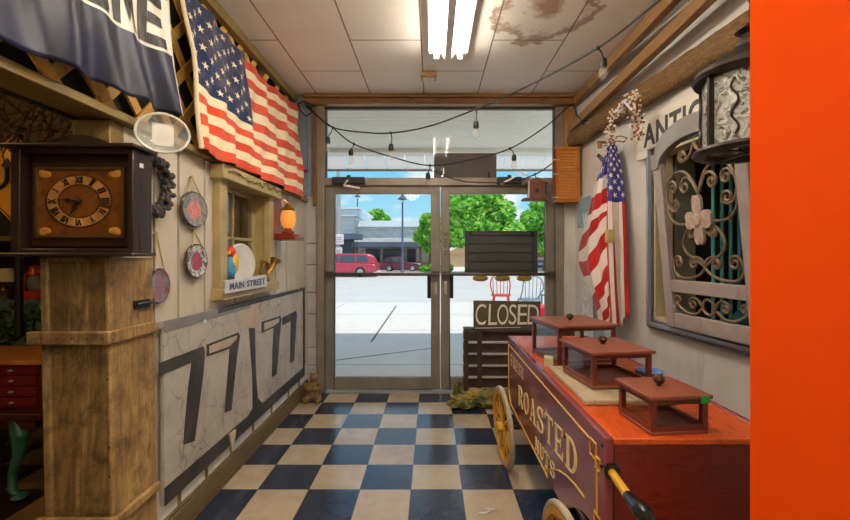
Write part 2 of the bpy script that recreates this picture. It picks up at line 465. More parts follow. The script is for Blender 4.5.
# right wall
m = MB(RWM); S1 = rs(3.08); S2 = rs(1.99); SE = rs(0.6)
m.box(-.1, S1, -.12, 0, 0, ZC); m.box(S2, SE, -.12, 0, 0, ZC); m.box(S1, S2, -.12, 0, 0, .93); m.box(S1, S2, -.12, 0, 2.12, ZC)
m.box(SE, rs(YB), -.12, 0, 0, ZC)
struct(m, 'wall_right', WALL_R)
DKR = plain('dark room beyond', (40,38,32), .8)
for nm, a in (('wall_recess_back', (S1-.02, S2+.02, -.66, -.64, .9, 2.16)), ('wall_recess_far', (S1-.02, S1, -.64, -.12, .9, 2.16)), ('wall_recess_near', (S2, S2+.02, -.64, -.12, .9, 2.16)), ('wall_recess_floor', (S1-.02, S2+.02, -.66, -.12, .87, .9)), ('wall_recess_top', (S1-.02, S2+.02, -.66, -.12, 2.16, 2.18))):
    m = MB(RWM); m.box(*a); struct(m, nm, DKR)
# walls behind the viewer and round the shop
m = MB(); m.box(-4.6,2.5,YB-.1,YB,0,ZC); struct(m, 'wall_back', WALL_L)
m = MB(); m.box(-4.7,-4.6,YB,4.5,0,ZC); struct(m, 'wall_shop_side', DARKWALL)
m = MB(); m.box(-4.6,XL-TH,3.55,3.65,0,ZC); struct(m, 'wall_shop_back', DARKWALL)
# street front: planks left of the doors, plaster right of them
XD0 = (322-CX)*YF/F; XD1 = (558-CX)*YF/F; ZT = EYE+(256-107)*YF/F; ZDH = EYE+(256-184)*YF/F
m = MB()
zs = [0,.28,.46,.80,1.02,1.30,1.52,2.0]
for i in range(len(zs)-1): m.box(XL, XD0-.05, YF, YF+.06, zs[i]+.004, zs[i+1]-.004)
m.mi = 1; m.box(XL, XD0-.05, YF+.012, YF+.1, 0, 2.0); m.mi = 2
for i in range(6): m.cyl((XL+.013+i*.018, YF+.03, 2.0), (XL+.013+i*.018, YF+.03, ZC), .012, n=8)
m.box(XL-.3, XD0-.05, YF+.03, YF+.1, 2.0, ZC); m.mi = 1; m.box(XL-.3, XL, YF, YF+.1, 0, 2.0)
struct(m, 'wall_front_left', [PLANK, GROOVE, plain('ribbed blue grey sheet', (150,158,170), .5)])
m = MB(); m.box(XD0-.085, XD0-.04, YF-.025, YF+.1, 1.9, ZC-.1); struct(m, 'trim_5', BEAMW, bev=.004)
m = MB(); m.box(XD1+.05, 1.75, YF, YF+.1, 0, ZC); struct(m, 'wall_front_right', WALL_R)
m = MB(); m.box(XD0-.05, XD1+.05, YF+.02, YF+.1, ZT+.02, ZC); struct(m, 'wall_front_head', wall_paint('cream header board', (226,214,196), (234,226,212), (200,184,160)))
m = MB(); m.box(XL, 1.45, YF-.10, YF+.02, 2.905, 2.965); m.box(XL, 1.45, YF-.13, YF, 2.965, 2.999); struct(m, 'trim_6', BEAMW, bev=.006)
m = MB(); m.box(1.33, 1.45, YF-.06, YF+.0, 2.03, 2.9); struct(m, 'trim_7', grain('yellow pine post', [(136,96,46),(176,132,72),(152,110,54)], .5, 3, (10,10,1)), bev=.006)
# aluminium frame of the shop front
m = MB(); z1 = ZT
m.box(XD0-.05, XD0+.03, YF-.03, YF+.09, 0, z1+.03); m.box(XD1-.03, XD1+.05, YF-.03, YF+.09, 0, z1+.03)
m.box(XD0-.05, XD1+.05, YF-.03, YF+.09, z1, z1+.04); m.box(XD0+.03, XD1-.03, YF-.03, YF+.09, ZDH-.02, ZDH+.06)
m.box(XD0+.03, XD1-.03, YF-.04, YF+.1, -.02, .012)
struct(m, 'door_frame', ALU, bev=.006)
m = MB(); m.box(XD0+.03, XD1-.03, YF+.03, YF+.036, ZDH+.06, z1); fo = struct(m, 'window_1', PANE)
m = MB(); m.box(XD0+.03, XD0+.045, YF+.01, YF+.05, ZDH+.06, z1); m.box(XD1-.045, XD1-.03, YF+.01, YF+.05, ZDH+.06, z1); m.box(XD0+.03, XD1-.03, YF+.01, YF+.05, z1-.02, z1)
m.build('window_frame', plain('dark transom bead', (78,70,62), .5), fo)
def glass_door(name, xa, xb, hinge_left):
    st = .09
    m = MB(); zt = ZDH-.025; zb = .03
    m.box(xa, xa+st, YF, YF+.05, zb, zt); m.box(xb-st, xb, YF, YF+.05, zb, zt)
    m.box(xa+st, xb-st, YF, YF+.05, zt-.075, zt); m.box(xa+st, xb-st, YF, YF+.05, zb, .155)
    d = struct(m, name, ALU2, bev=.005)
    m = MB(); m.box(xa+st, xb-st, YF+.022, YF+.028, .155, zt-.075); m.build('pane', PANE, d)
    m = MB(); z = EYE-(274-CY)*YF/F
    m.tube([(xa+.02, YF-.05, z), (xb-.02, YF-.05, z)], .018, 10)
    for x in (xa+.045, xb-.045): m.box(x-.035, x+.035, YF-.065, YF, z-.028, z+.028)
    m.build('push_bar', plain('dark door bar', (92,84,78), .35, .6), d, bev=.003)
    x = xb-st*.5 if hinge_left else xa+st*.5
    m = MB(); m.box(x-.012, x+.012, YF-.012, YF, 1.0, 1.13); m.cyl((x,YF-.02,1.06),(x,YF,1.06),.016); m.build('lock', plain('chrome lock plate', (200,198,190), .25, .9), d)
    x = xb-st-.02 if hinge_left else xa+st+.02
    m = MB(); m.tube([(x, YF+.055, 1.17), (x, YF+.1, 1.17), (x, YF+.1, .97), (x, YF+.055, .97)], .014, 8); m.box(x-.022,x+.022,YF+.09,YF+.104,.95,1.19)
    m.build('pull_handle', BLACK, d)
    return d
XM = (440.5-CX)*YF/F
glass_door('door_1', XD0+.035, XM-.004, True)
D2 = glass_door('door_2', XM+.004, XD1-.035, False)
m = MB(); 
x = XM+.05
for i, h in enumerate((0,.06,.12,.18)): m.tube([(x-.022, YF-.002, 1.63-h), (x, YF-.002, 1.595-h), (x+.022, YF-.002, 1.63-h)] if i % 2 == 0 else [(x-.02, YF-.002, 1.62-h), (x+.02, YF-.002, 1.62-h), (x-.02, YF-.002, 1.585-h), (x+.02, YF-.002, 1.585-h)], .004, 6)
m.build('lettering', BLACK, D2, label='worn black sticker letters')
# two rough rails and the split log high on the right
def rail(name, pa, pb, w, h, mat, Ya, Yb):
    a = pa; b = pb
    m = MB(); m.bar(a, b, w, h); return struct(m, name, mat, bev=.008)
rail('trim_8', Vector((1.44,4.36,2.94)), Vector((1.45,1.3,2.94)), .06, .085, RAILW, 0, 0)
rail('trim_9', Vector((1.40,4.36,2.67)), Vector((1.545,1.6,2.855)), .06, .085, RAILW, 0, 0)
# the log
m = MB(RWM); rr = random.Random(3); P = []
for i in range(46):
    s = .02+i*.075; z = 2.555; R = []
    for k in range(14):
        a = 2*PI*k/14; r = 1+.22*(rr.random()-.5)
        R.append((s, .06+.05*math.cos(a)*r, z+.085*math.sin(a)*r))
    P.append(R+[R[0]])
m.grid(P); m.add(P[0][:-1], [tuple(range(14))]); m.add(P[-1][:-1], [tuple(range(14))])
struct(m, 'trim_10', LOGW, ang=60)
# orange partition in front
m = MB(); xo = (750-CX)/F; m.hexa([(xo,1.0,0),(2.25,1.0,0),(2.25,1.1,0),(xo+.09,1.1,0),(xo,1.0,ZC),(2.25,1.0,ZC),(2.25,1.1,ZC),(xo+.09,1.1,ZC)]); m.m[2] = m.m[0] = m.m[1] = 0; m.m[3] = m.m[4] = m.m[5] = 1; struct(m, 'wall_orange', [ORANGE, WALL_R])
def leafm(name, c):
    if name in MC: return MC[name]
    n = NT(name); n.base(lin(c)); n.set(.55)
    tr = n.node('ShaderNodeBsdfTranslucent'); tr.inputs[0].default_value = lin(tuple(min(255,int(x*1.12)) for x in c))
    mx = n.node('ShaderNodeMixShader'); mx.inputs[0].default_value = .5
    n.l.new(n.bsdf.outputs[0], mx.inputs[1]); n.l.new(tr.outputs[0], mx.inputs[2]); n.l.new(mx.outputs[0], n.n['Material Output'].inputs[0])
    MC[name] = n.mat; return n.mat
# ------------------------------------------------------------------ outside
m = MB(); m.box(-9,12,4.5,13.0,-.14,-.025); struct(m, 'sidewalk', CONC)
m = MB()
for y in (5.6,8.2,10.4): m.box(-9,12,y-.006,y+.006,-.0245,-.0235)
for x in (-2.6,2.8): m.box(x-.006,x+.006,4.5,13,-.0245,-.0235)
m.hexa([(-1.02,7.1,-.0245),(-.98,7.1,-.0245),(-.99+.0,12.2,-.0245),(-1.04,12.2,-.0245),(-1.02,7.1,-.022),(-.98,7.1,-.022),(-.99,12.2,-.022),(-1.04,12.2,-.022)])
m.hexa([(-1.9,5.5,-.0245),(-1.88,5.48,-.0245),(.2,6.7,-.0245),(.18,6.72,-.0245),(-1.9,5.5,-.022),(-1.88,5.48,-.022),(.2,6.7,-.022),(.18,6.72,-.022)])
struct(m, 'sidewalk_joints', plain('dark pavement joint', (120,112,104), .9))
m = MB(); m.box(-60,60,13.0,38,-.3,-.17); struct(m, 'street', ROADM)
m = MB(); m.box(-60,60,13.0,13.2,-.2,-.02); m.box(-60,60,38,38.3,-.2,-.05); struct(m, 'kerb', plain('kerb stone', (206,202,194), .7))
m = MB(); m.box(-90,90,38.3,140,-.3,-.06); struct(m, 'ground_far', CONC)
# canopy over the pavement
m = MB()
for i in range(17):
    y = 4.52+i*.12; m.box(-6,7,y+.003,y+.117,3.0,3.03)
m.mi = 1; m.box(-6,7,4.5,6.55,3.03,3.1); m.mi = 0; m.box(-6,7,6.44,6.58,2.94,3.12)
struct(m, 'canopy_roof', [SOFFIT, plain('canopy deck', (150,140,124), .8)])
m = MB()
for i in range(42):
    x = -6+i*.31; m.hexa([(x+.008,6.58,2.96),(x+.302,6.58,2.96),(x+.302,6.90,2.765),(x+.008,6.90,2.765),(x+.008,6.58,2.975),(x+.302,6.58,2.975),(x+.302,6.90,2.78),(x+.008,6.90,2.78)])
m.mi = 1; m.box(-6,7,6.88,6.92,2.75,2.79)
struct(m, 'canopy_edge', [leafm('translucent cream awning panel', (246,236,226)), plain('canopy deck', (150,140,124), .8)])
for x in (-5.5, 6.5):
    m = MB(); m.box(x-.07,x+.07,6.44,6.57,-.03,2.93); struct(m, 'canopy_post', SOFFIT)

# the shop across the street
YB2 = 46.0; q = YB2/F
def bx(mb, x0, x1, y0, y1, d0, d1):        # pixel rectangle on the facade, from depth d0 to d1
    mb.box((x0-CX)*q, (x1-CX)*q, YB2+d0, YB2+d1, EYE-(y1-CY)*q, EYE-(y0-CY)*q)
stone = NT('stacked pale stone'); v = stone.coord(scale=(1,1,2.4)); vo = stone.node('ShaderNodeTexVoronoi'); stone.l.new(v, vo.inputs['Vector']); vo.inputs['Scale'].default_value = 1.6
stone.base(stone.mix(vo.outputs['Color'], lin((214,206,196)), lin((240,236,230)))); STONE = stone.set(.8)
CAPM = plain('pale blue grey parapet metal', (232,242,244), .5)
SLATEM = plain('slate blue metal', (84,98,120), .5)
SHOPG = plain('dark shop window glass', (48,60,76), .12)
b = thing('shop_building', 'low pale stone shop building across the street with dark awnings', 'building', ((390-CX)*q, YB2, -.06))
m = MB(); bx(m, 352,446,226,271.6,0,8); m.build('main_block', STONE, b)
m = MB(); bx(m, 300,356,218,271.6,-1.5,8); m.build('corner_tower', STONE, b)
m = MB(); bx(m, 346,448,221,227,-.4,8.2); m.build('parapet', CAPM, b)
m = MB(); bx(m, 296,361,211,218,-2.3,8.2); bx(m, 296,363,209.5,211.5,-2.5,8.4); m.build('cornice', plain('light slate cornice', (206,216,222), .5), b)
m = MB(); bx(m, 326,365,235.5,240.5,-4.0,-1.5); m.build('awning', SLATEM, b)
m = MB(); bx(m, 358,445,243,247.5,-3.5,0); m.build('awning', SLATEM, b)
for x0,x1,y0,y1,d in ((328,341,241,268,-1.6),(344,357,241,268,-1.6),(366,380,249,266,-.1),(383,404,249,266,-.1),(407,416,249,268,-.1)):
    m = MB(); bx(m, x0,x1,y0,y1,d-.1,d+.2); w = m.build('window', plain('dark window frame', (92,82,76), .6), b)
    m = MB(); bx(m, x0+1,x1-1,y0+1,y1-1,d-.14,d-.09); m.build('pane', SHOPG, w)
for x0 in (360, 404, 420, 441):
    m = MB(); bx(m, x0,x0+2.4,247.5,271.6,-3.3,-2.9); m.build('post', plain('brown porch post', (110,84,70), .6), b)
m = MB(); bx(m, 366,440,262,271.6,-.5,-.12); m.build('sill_wall', plain('tan brick sill', (186,150,124), .8), b)
# a lower tan house and a striped stand farther right
b = thing('side_building', 'low tan building with sloped roof beyond the trees', 'building', (4.5, 58, -.06))
m = MB(); m.box(1.8,7.6,56,62,-.06,1.6); m.build('wall', plain('tan siding', (206,178,140), .8), b)
m = MB(); m.prism([(1.6,55.5,1.6),(8.1,55.5,1.6),(4.8,55.5,3.2)], (0,9,0)); m.build('roof', plain('tan roof', (170,140,110), .8), b)
b = thing('striped_building', 'white building with purple and red striped front seen past the board', 'building', (12, 42, -.06))
m = MB(); m.box(9.6,15,42,48,-.06,2.0); m.build('wall', plain('white siding', (226,220,220), .7), b)
for i, c in enumerate(((92,80,140),(110,120,170),(196,90,80))):
    m = MB(); m.box(9.6,15,41.9,42.0,.25+i*.5,.5+i*.5); m.build('stripe_panel', plain('stripe %d' % i, c, .6), b)
m = MB(); m.box(9.2,15.4,41.6,48.2,2.0,2.2); m.build('roof', CAPM, b)

# vehicles: side profile along x, front towards +x
def car(name, label, X, Y, L, H, W, paint, z0=-.17, s=1):
    t = thing(name, label, 'car', (X, Y, z0))
    P = lambda u, v: (X+s*(u-.5)*L, Y, z0+v*H)
    low = [(.0,.26),(.01,.5),(.06,.56),(.70,.62),(.97,.55),(1.0,.42),(1.0,.26),(.95,.2),(.05,.2)]
    m = MB(); m.prism([P(*p) for p in low], (0,W,0)); m.build('body', paint, t, bev=.06)
    cab = [(.02,.55),(.06,.86),(.12,.98),(.46,1.0),(.55,.95),(.70,.6)]
    m = MB(); m.prism([(x,y+.12,z) for x,y,z in map(lambda p: P(*p), cab)], (0,W-.24,0)); m.build('cabin', paint, t, bev=.05)
    for a in ([(.10,.64),(.13,.9),(.25,.92),(.25,.64)], [(.27,.64),(.27,.92),(.44,.92),(.46,.64)], [(.48,.64),(.46,.92),(.55,.88),(.655,.64)]):
        m = MB(); m.prism([(P(*p)[0], Y+.09, P(*p)[2]) for p in a], (0,.06,0)); m.build('side_window', plain('tinted car glass', (70,84,96), .08), t)
    for u in (.2,.8):
        for yy in (Y-.03, Y+W-.2):
            c = P(u,.22); r = .22*H
            m = MB(); m.lathe([(r*.66,0),(r,.02),(r,.2),(r*.66,.22)], (c[0],yy,c[2]), 20, 'y'); w = m.build('wheel', plain('tyre rubber', (40,40,44), .8), t)
            m = MB(); m.lathe([(r*.1,-.02),(r*.6,-.01),(r*.64,.05)], (c[0],yy,c[2]), 16, 'y'); m.build('hubcap', plain('alloy', (170,172,176), .3, .7), w)
    for u, c, nm in ((.985,(250,240,220),'headlight'),(.0,(190,40,30),'tail_light')):
        m = MB(); p = P(u,.5); m.box(p[0]-.08,p[0]+.08,Y-.01,Y+.25,p[2]-.08,p[2]+.08); m.build(nm, plain(nm, c, .2), t)
    return t
car('suv', 'red sport utility vehicle driving past on the street', -7.1, 31.5, 6.1, 1.75, 2.2, plain('red car paint', (186,66,84), .25, .1, .05), -.17, -1)
car('parked_car', 'dark navy car parked before the stone shop', -6.9, 38.6, 3.8, 1.5, 1.9, plain('navy car paint', (44,52,74), .25, .1, .05), -.06)
car('parked_car', 'dark maroon car parked right of the navy one', -2.9, 39.9, 3.6, 1.4, 1.9, plain('maroon car paint', (104,44,60), .25, .1, .05), -.06)

def lamp_post(label, X, Y, H, sc_=1.0):
    t = thing('street_lamp', label, 'street lamp', (X, Y, -.06))
    m = MB(); m.lathe([(.2,0),(.2,.12),(.13,.2),(.11,.9),(.09,1.0),(.08,H*.93)], (X,Y,-.06), 12); m.build('post', SLATEM, t)
    m = MB(); m.lathe([(.06,0),(.10,.05),(.45,.12),(.42,.2),(.13,.42),(.1,.6),(.02,.75)], (X,Y,-.06+H*.93), 14); m.build('lamp_shade', plain('lamp hood metal', (64,74,88), .5), t)
    m = MB(); m.ball((X,Y,-.06+H*.93-.03), (.16,.16,.12)); m.build('bulb', plain('frosted bulb', (235,235,225), .3), t)
lamp_post('tall slate street lamp with bell shade left of the double door meeting', (402.5-CX)*38.6/F, 38.6, 6.9)
lamp_post('far street lamp rising behind the shop tower', (357.5-CX)*60/F, 60, 10.3)
t = thing('utility_pole', 'pale utility pole carrying two white notices beside the street', 'pole', ((338.5-CX)*33/F, 35, -.17))
X = (338.5-CX)*35/F
m = MB(); m.cyl((X,35,-.17),(X,35,8.6),.2,.15,14); m.build('pole', grain('pale pole wood', [(150,146,146),(178,172,168)], .8, 3, (8,8,1)), t)
for z, w, h in ((2.75,.42,.42),(1.75,.3,.34)):
    m = MB(); m.box(X-w+.05,X+w+.05,34.72,34.78,z-h,z+h); m.build('notice', plain('white notice', (226,224,226), .5), t)
    m = MB(); 
    for k in range(3): m.box(X-w*.6+.05,X+w*.6+.05,34.70,34.73,z-h*.5+k*h*.4,z-h*.4+k*h*.4)
    m.build('text_line', plain('grey print', (150,140,150), .5), bpy.data.objects[COL.objects[-1].name])

# trees
def leaves(mb, blobs, n, size, seed):
    r = random.Random(seed); tot = sum(b[3]**2 for b in blobs)
    for bx_, by, bz, br in blobs:
        for _ in range(int(n*br*br/tot)):
            d = Vector((r.gauss(0,1), r.gauss(0,1), r.gauss(0,1))).normalized()*br*(.55+.45*r.random()**.5)
            c = Vector((bx_,by,bz))+Vector((d.x,d.y,d.z*.85)); a = Vector((r.gauss(0,1), r.gauss(0,1), r.gauss(0,.6))).normalized()
            b = a.orthogonal().normalized(); b = (b*math.cos(1)+a.cross(b)*math.sin(r.random()*3)).normalized(); s_ = size*(.6+.8*r.random())
            mb.mi = r.choice((0,0,1,1,2))
            mb.add([c-a*s_, c-b*s_*.5, c+a*s_, c+b*s_*.5], [(0,1,2,3)])
LEAF = [leafm('leaf mid', (122,192,74)), leafm('leaf light', (184,224,104)), leafm('leaf dark', (74,146,66))]
BARK = grain('tree bark', [(86,70,56),(124,104,84)], .9, 4, (6,6,1))
def tree(label, X, Y, blobs, n, size, seed, trunk_r, h):
    t = thing('tree', label, 'tree', (X, Y, -.1), 'trees across the street')
    m = MB(); m.tube([(X,Y,-.1),(X+.1,Y,h*.5),(X,Y,h)], [trunk_r, trunk_r*.8, trunk_r*.5], 10)
    for b in blobs[:4]: m.tube([(X+.05,Y,h*.55), ((X+b[0])/2,(Y+b[1])/2,h*.85), (b[0],b[1],b[2])], [trunk_r*.5, trunk_r*.35, trunk_r*.15], 7)
    m.build('trunk', BARK, t)
    m = MB(); leaves(m, blobs, n, size, seed); m.build('foliage', LEAF, t, smooth=False)
def pxb(lst, Y): return [((x-CX)*Y/F, Y+dy, EYE-(y-CY)*Y/F, r*Y/F) for x, y, r, dy in lst]
tree('slim light green tree between the stone shop and the door meeting', (429-CX)*40/F, 40, pxb([(429,222,10,0),(425,236,11,.3),(437,232,13,0),(431,246,9,0),(420,238,6,0)], 40), 2600, .26, 1, .14, 3.0)
tree('large leafy green tree filling the upper right door pane', (482-CX)*36/F, 36, pxb([(466,206,20,0),(487,199,19,.8),(470,228,22,0),(456,236,14,-.6),(500,212,17,.5),(490,238,20,0),(511,232,14,0),(455,218,14,0)], 36), 6500, .27, 2, .3, 3.4)
tree('yellow green tree at the far right of the door pane', (545-CX)*40/F, 40, pxb([(533,220,13,0),(548,228,16,0),(560,214,18,.5),(520,240,14,0),(543,244,13,0),(572,236,18,0),(538,206,8,0)], 40), 4200, .27, 3, .24, 3.2)
tree('small round tree peeking over the shop roof', (373-CX)*62/F, 62, pxb([(369,220,8,0),(377,216,8,0),(384,221,7,0)], 62), 1200, .4, 4, .25, 4.0)
m = MB(); leaves(m, pxb([(424,269,4,0),(432,268,4,0),(440,269,4,0),(448,268,5,0)], 39), 900, .16, 9)
tag(m.build('flower_bed', LEAF+[leafm('yellow flower', (226,214,70))], smooth=False), 'low yellow green planting along the far kerb', 'shrub', kind='stuff')

# chairs on the pavement
def spindle_chair(label, X, Y, col, rot, seat_h=.46, w=.5, backh=.52):
    t = thing('spindle_chair', label, 'chair', (X, Y, -.025))
    R = Matrix.Translation((X,Y,-.025)) @ Matrix.Rotation(rot, 4, 'Z'); h = w/2
    pm = plain('chair paint %s' % str(col), col, .4)
    m = MB(R); m.lathe([(h*.9,seat_h-.03),(h,seat_h-.015),(h*.97,seat_h+.01),(h*.8,seat_h+.005)], n=24, sy=.9); m.build('seat', pm, t)
    for sx in (-1,1):
        for sy in (-1,1):
            m = MB(R); m.cyl((sx*h*.65,sy*h*.6,seat_h-.02),(sx*h*.95,sy*h*.9,0),.02,.016,10); m.build('leg', pm, t)
    m = MB(R); m.tube([(-h*.8,.0,seat_h+.0)]+[(h*.95*math.cos(PI-PI*i/12)*1.0, h*.75, seat_h+backh*(.45+.55*math.sin(PI*i/12)**.7)) for i in range(13)]+[(h*.8,0,seat_h)], .016, 8); m.build('back_bow', pm, t)
    for k in range(-2,3):
        m = MB(R); m.cyl((k*h*.32,h*.62,seat_h),(k*h*.36,h*.75,seat_h+backh*(1-.06*k*k)),.010,.009,8); m.build('spindle', pm, t)
    m = MB(R); m.cyl((-h*.8,-.05,.2),(h*.8,-.05,.2),.012); m.build('stretcher', pm, t)
spindle_chair('red painted spindle chair out on the pavement behind the CLOSED board', (501-CX)*10.6/F, 10.6, (214,66,44), PI*.92)
spindle_chair('grey painted spindle chair out on the pavement right of the red one', (529-CX)*10.2/F, 10.2, (128,142,156), PI*1.08, .40, .56, .55)
t = thing('patio_railing', 'teal metal railing on the pavement beside the grey chair', 'railing', (2.8, 9.6, -.025))
for x in (2.45, 2.75, 3.1):
    m = MB(); m.cyl((x,9.6,-.025),(x,9.6,.55),.02); m.build('post', plain('teal metal', (84,124,128), .5), t)
for z in (.52,.3):
    m = MB(); m.cyl((2.4,9.6,z),(3.15,9.6,z),.018); m.build('rail', MC['teal metal'], t)
m = MB(); m.lathe([(.12,0),(.2,.05),(.24,.25),(.2,.42),(.12,.46)], (2.2,8.4,-.025), 20)
t = tag(m.build('planter', plain('bright red glaze', (228,44,60), .3)), 'bright red round pot on the pavement right of the CLOSED board', 'pot')

# world
w = bpy.data.worlds.new('Sky'); sc.world = w; w.use_nodes = True; nt = w.node_tree
N = nt.nodes; Lk = nt.links
tc = N.new('ShaderNodeTexCoord'); mp = N.new('ShaderNodeMapping'); mp.inputs['Scale'].default_value = (1,1,2.6); Lk.new(tc.outputs['Generated'], mp.inputs[0])
nz = N.new('ShaderNodeTexNoise'); nz.inputs['Scale'].default_value = 6.5; nz.inputs['Detail'].default_value = 7; nz.inputs['Roughness'].default_value = .5; Lk.new(mp.outputs[0], nz.inputs['Vector'])
rp = N.new('ShaderNodeValToRGB'); rp.color_ramp.elements[0].position = .47; rp.color_ramp.elements[1].position = .6; Lk.new(nz.outputs['Fac'], rp.inputs[0])
sp = N.new('ShaderNodeSeparateXYZ'); Lk.new(tc.outputs['Generated'], sp.inputs[0])
gr = N.new('ShaderNodeValToRGB'); e = gr.color_ramp.elements; e[0].position = 0; e[0].color = lin((190,232,244)); e[1].position = .6; e[1].color = lin((88,170,232)); q2 = e.new(.18); q2.color = lin((130,210,244)); Lk.new(sp.outputs[2], gr.inputs[0])
mx = N.new('ShaderNodeMix'); mx.data_type = 'RGBA'; Lk.new(rp.outputs[0], mx.inputs[0]); Lk.new(gr.outputs[0], mx.inputs[6]); mx.inputs[7].default_value = lin((246,248,250))
bg = N['Background']; Lk.new(mx.outputs[2], bg.inputs[0]); bg.inputs[1].default_value = 1.0
sun = bpy.data.lights.new('Sun', 'SUN'); sun.energy = 3.4; sun.angle = .009; sun.color = (1,.96,.88)
so = bpy.data.objects.new('Sun', sun); COL.objects.link(so)
so.rotation_euler = Vector((-.30,.34,-1.0)).to_track_quat('-Z','Y').to_euler()

# camera
cam = bpy.data.cameras.new('Camera'); cam.lens = 36*F/850; cam.sensor_width = 36; cam.sensor_fit = 'HORIZONTAL'
cam.shift_x = (425-CX)/850; cam.shift_y = (CY-260)/850; cam.clip_start = .05; cam.clip_end = 500
co = bpy.data.objects.new('Camera', cam); COL.objects.link(co); co.location = (0,0,EYE); co.rotation_euler = (PI/2,0,0)
sc.camera = co
sc.view_settings.view_transform = 'Standard'; sc.view_settings.look = 'None'; sc.view_settings.gamma = 1; sc.view_settings.exposure = .08
sc.cycles.max_bounces = 10; sc.cycles.transparent_max_bounces = 16

# ------------------------------------------------------------------ lamps: one seen fixture, the others added for fill
TUBE = glow('fluorescent tube', (255,246,230), 52)
def fixture(label, X, Y0, Y1):
    t = thing('ceiling_light', label, 'ceiling light', (X, (Y0+Y1)/2, ZC), None)
    m = MB(); m.box(X-.15,X+.15,Y0,Y1,ZC-.035,ZC-.001); m.prism([(X-.05,Y0,ZC-.035),(X+.05,Y0,ZC-.035),(X+.025,Y0,ZC-.075),(X-.025,Y0,ZC-.075)], (0,Y1-Y0,0)); m.build('housing', plain('white lamp housing', (236,234,228), .35), t)
    for s in (-1,1):
        m = MB(); m.cyl((X+s*.09,Y0+.04,ZC-.06),(X+s*.09,Y1-.04,ZC-.06),.017,n=12); m.build('tube', TUBE, t)
        for y in (Y0+.02,Y1-.02):
            m = MB(); m.box(X+s*.09-.018,X+s*.09+.018,y-.018,y+.018,ZC-.085,ZC-.035); m.build('socket', MC['white lamp housing'], t)
fixture('bare twin tube fluorescent light on the stained ceiling', .125, 2.1, 3.36)
fixture('unseen twin tube fluorescent light added overhead behind the viewer for fill', .11, .1, 1.4)  # out of view, added to light the room
fixture('unseen twin tube fluorescent light added at the back of the shop for fill', .11, -1.8, -.5)  # another unseen fixture added for general light

def globe(label, X, Y, Z, r, strength, c):  # unseen globes, added to brighten the ceiling and the shop
    t = thing('fill_pendant', label, 'lamp', (X, Y, ZC))
    m = MB(); m.ball((X,Y,Z), r, 24, 16); m.build('globe', glow('fill globe glass %.1f' % strength, c, strength), t)
    m = MB(); m.lathe([(r*.5,0),(r*.45,.03),(.02,.05)], (X,Y,Z+r*.86), 18); m.build('gallery', plain('old brass', (176,132,60), .3, .9), t)
    m = MB(); m.cyl((X,Y,Z+r),(X,Y,ZC-.02),.008,n=10); m.build('stem', MC['old brass'], t)
    m = MB(); m.lathe([(.06,-.001),(.055,-.02),(.01,-.035)], (X,Y,ZC), 18); m.build('ceiling_rose', MC['old brass'], t)
globe('unseen milk glass globe added above the viewer to brighten the ceiling', -.35, 1.15, 2.50, .13, 24, (255,240,216))
globe('unseen milk glass globe added farther back to brighten the ceiling', .3, -1.0, 2.50, .13, 24, (255,240,216))
globe('unseen amber globe added to light the dim shop on the left', -2.9, 1.5, 2.45, .12, 26, (255,214,150))  # added to lift the dark shop side
def blotch(name, cols, dirt, scale=3.5):
    """old pine: broad cathedral grain with dark weathered blotches"""
    if name in MC: return MC[name]
    n = NT(name); v = n.coord(scale=(5,5,.8)); f = n.noise(v, 2.2, 5, .6, 3); f2 = n.noise(n.coord(scale=(30,30,1.2)), 3, 4, .6); g = n.noise(n.coord(scale=(1,1,.6)), scale, 6, .65, .6)
    c = n.ramp(f, [(.3, lin(cols[0])), (.5, lin(cols[1])), (.7, lin(cols[2]))])
    c = n.mix(n.m('MULTIPLY', n.step(f2, .45, .7), .35), c, lin(dirt)); c = n.mix(n.m('MULTIPLY', n.step(g, .42, .66), .85), c, lin(dirt))
    h = n.noise(n.coord(scale=(7,7,.9)), 1.6, 5, .7, 1.0); c = n.mix(n.m('MULTIPLY', n.step(h, .52, .7), .5), c, lin((206,176,112)))
    k = n.noise(n.coord(), 9, 6, .7, .3); c = n.mix(n.m('MULTIPLY', n.step(k, .47, .66), .8), c, lin(dirt))
    n.base(c); n.bump(f2, .3); MC[name] = n.set(.6); return MC[name]
# ================================================================== LEFT SIDE
YELB = blotch('raw yellow pine crate board', [(112,88,48),(152,124,74),(132,104,58)], (60,46,24))
PINEL = blotch('honey pine board', [(140,104,58),(186,148,92),(160,120,68)], (84,60,32))
MAHOG = grain('near black walnut', [(34,22,15),(54,36,24),(42,28,18)], .35, 3, (10,10,1.5))
# wooden column carrying the clock
def cp(u, y, z):    # u across (left to right), leaning slightly to the right towards the floor
    return (-1.495+u*.26+.045*(1.385-z)/1.385*.6, y, z)
ty0, ty1 = 1.64, 1.90
t = thing('wooden_column', 'tall plain pine box column standing at the shop opening under the clock', 'column', (-1.36,1.77,0))
def slab(u0,u1,y0,y1,z0,z1): 
    mb.hexa([cp(u0,y0,z0),cp(u1,y0,z0),cp(u1,y1,z0),cp(u0,y1,z0),cp(u0,y0,z1),cp(u1,y0,z1),cp(u1,y1,z1),cp(u0,y1,z1)])
mb = MB(); slab(.1,.97,ty0+.008,ty0+.03,.02,1.37); mb.build('front_board', blotch('olive stained front board', [(92,68,32),(140,110,58),(116,88,44)], (52,36,18), 2.6), t, bev=.002)
mb = MB(); slab(.0,.115,ty0-.004,ty0+.03,.0,1.383); mb.build('corner_post', YELB, t, bev=.005)
mb = MB(); slab(.94,1.0,ty0-.002,ty0+.05,.0,1.383); mb.build('corner_post', PINEL, t, bev=.005)
mb = MB(); slab(.93,.995,ty0+.05,ty1,.0,1.383); mb.build('side_board', PINEL, t, bev=.002)
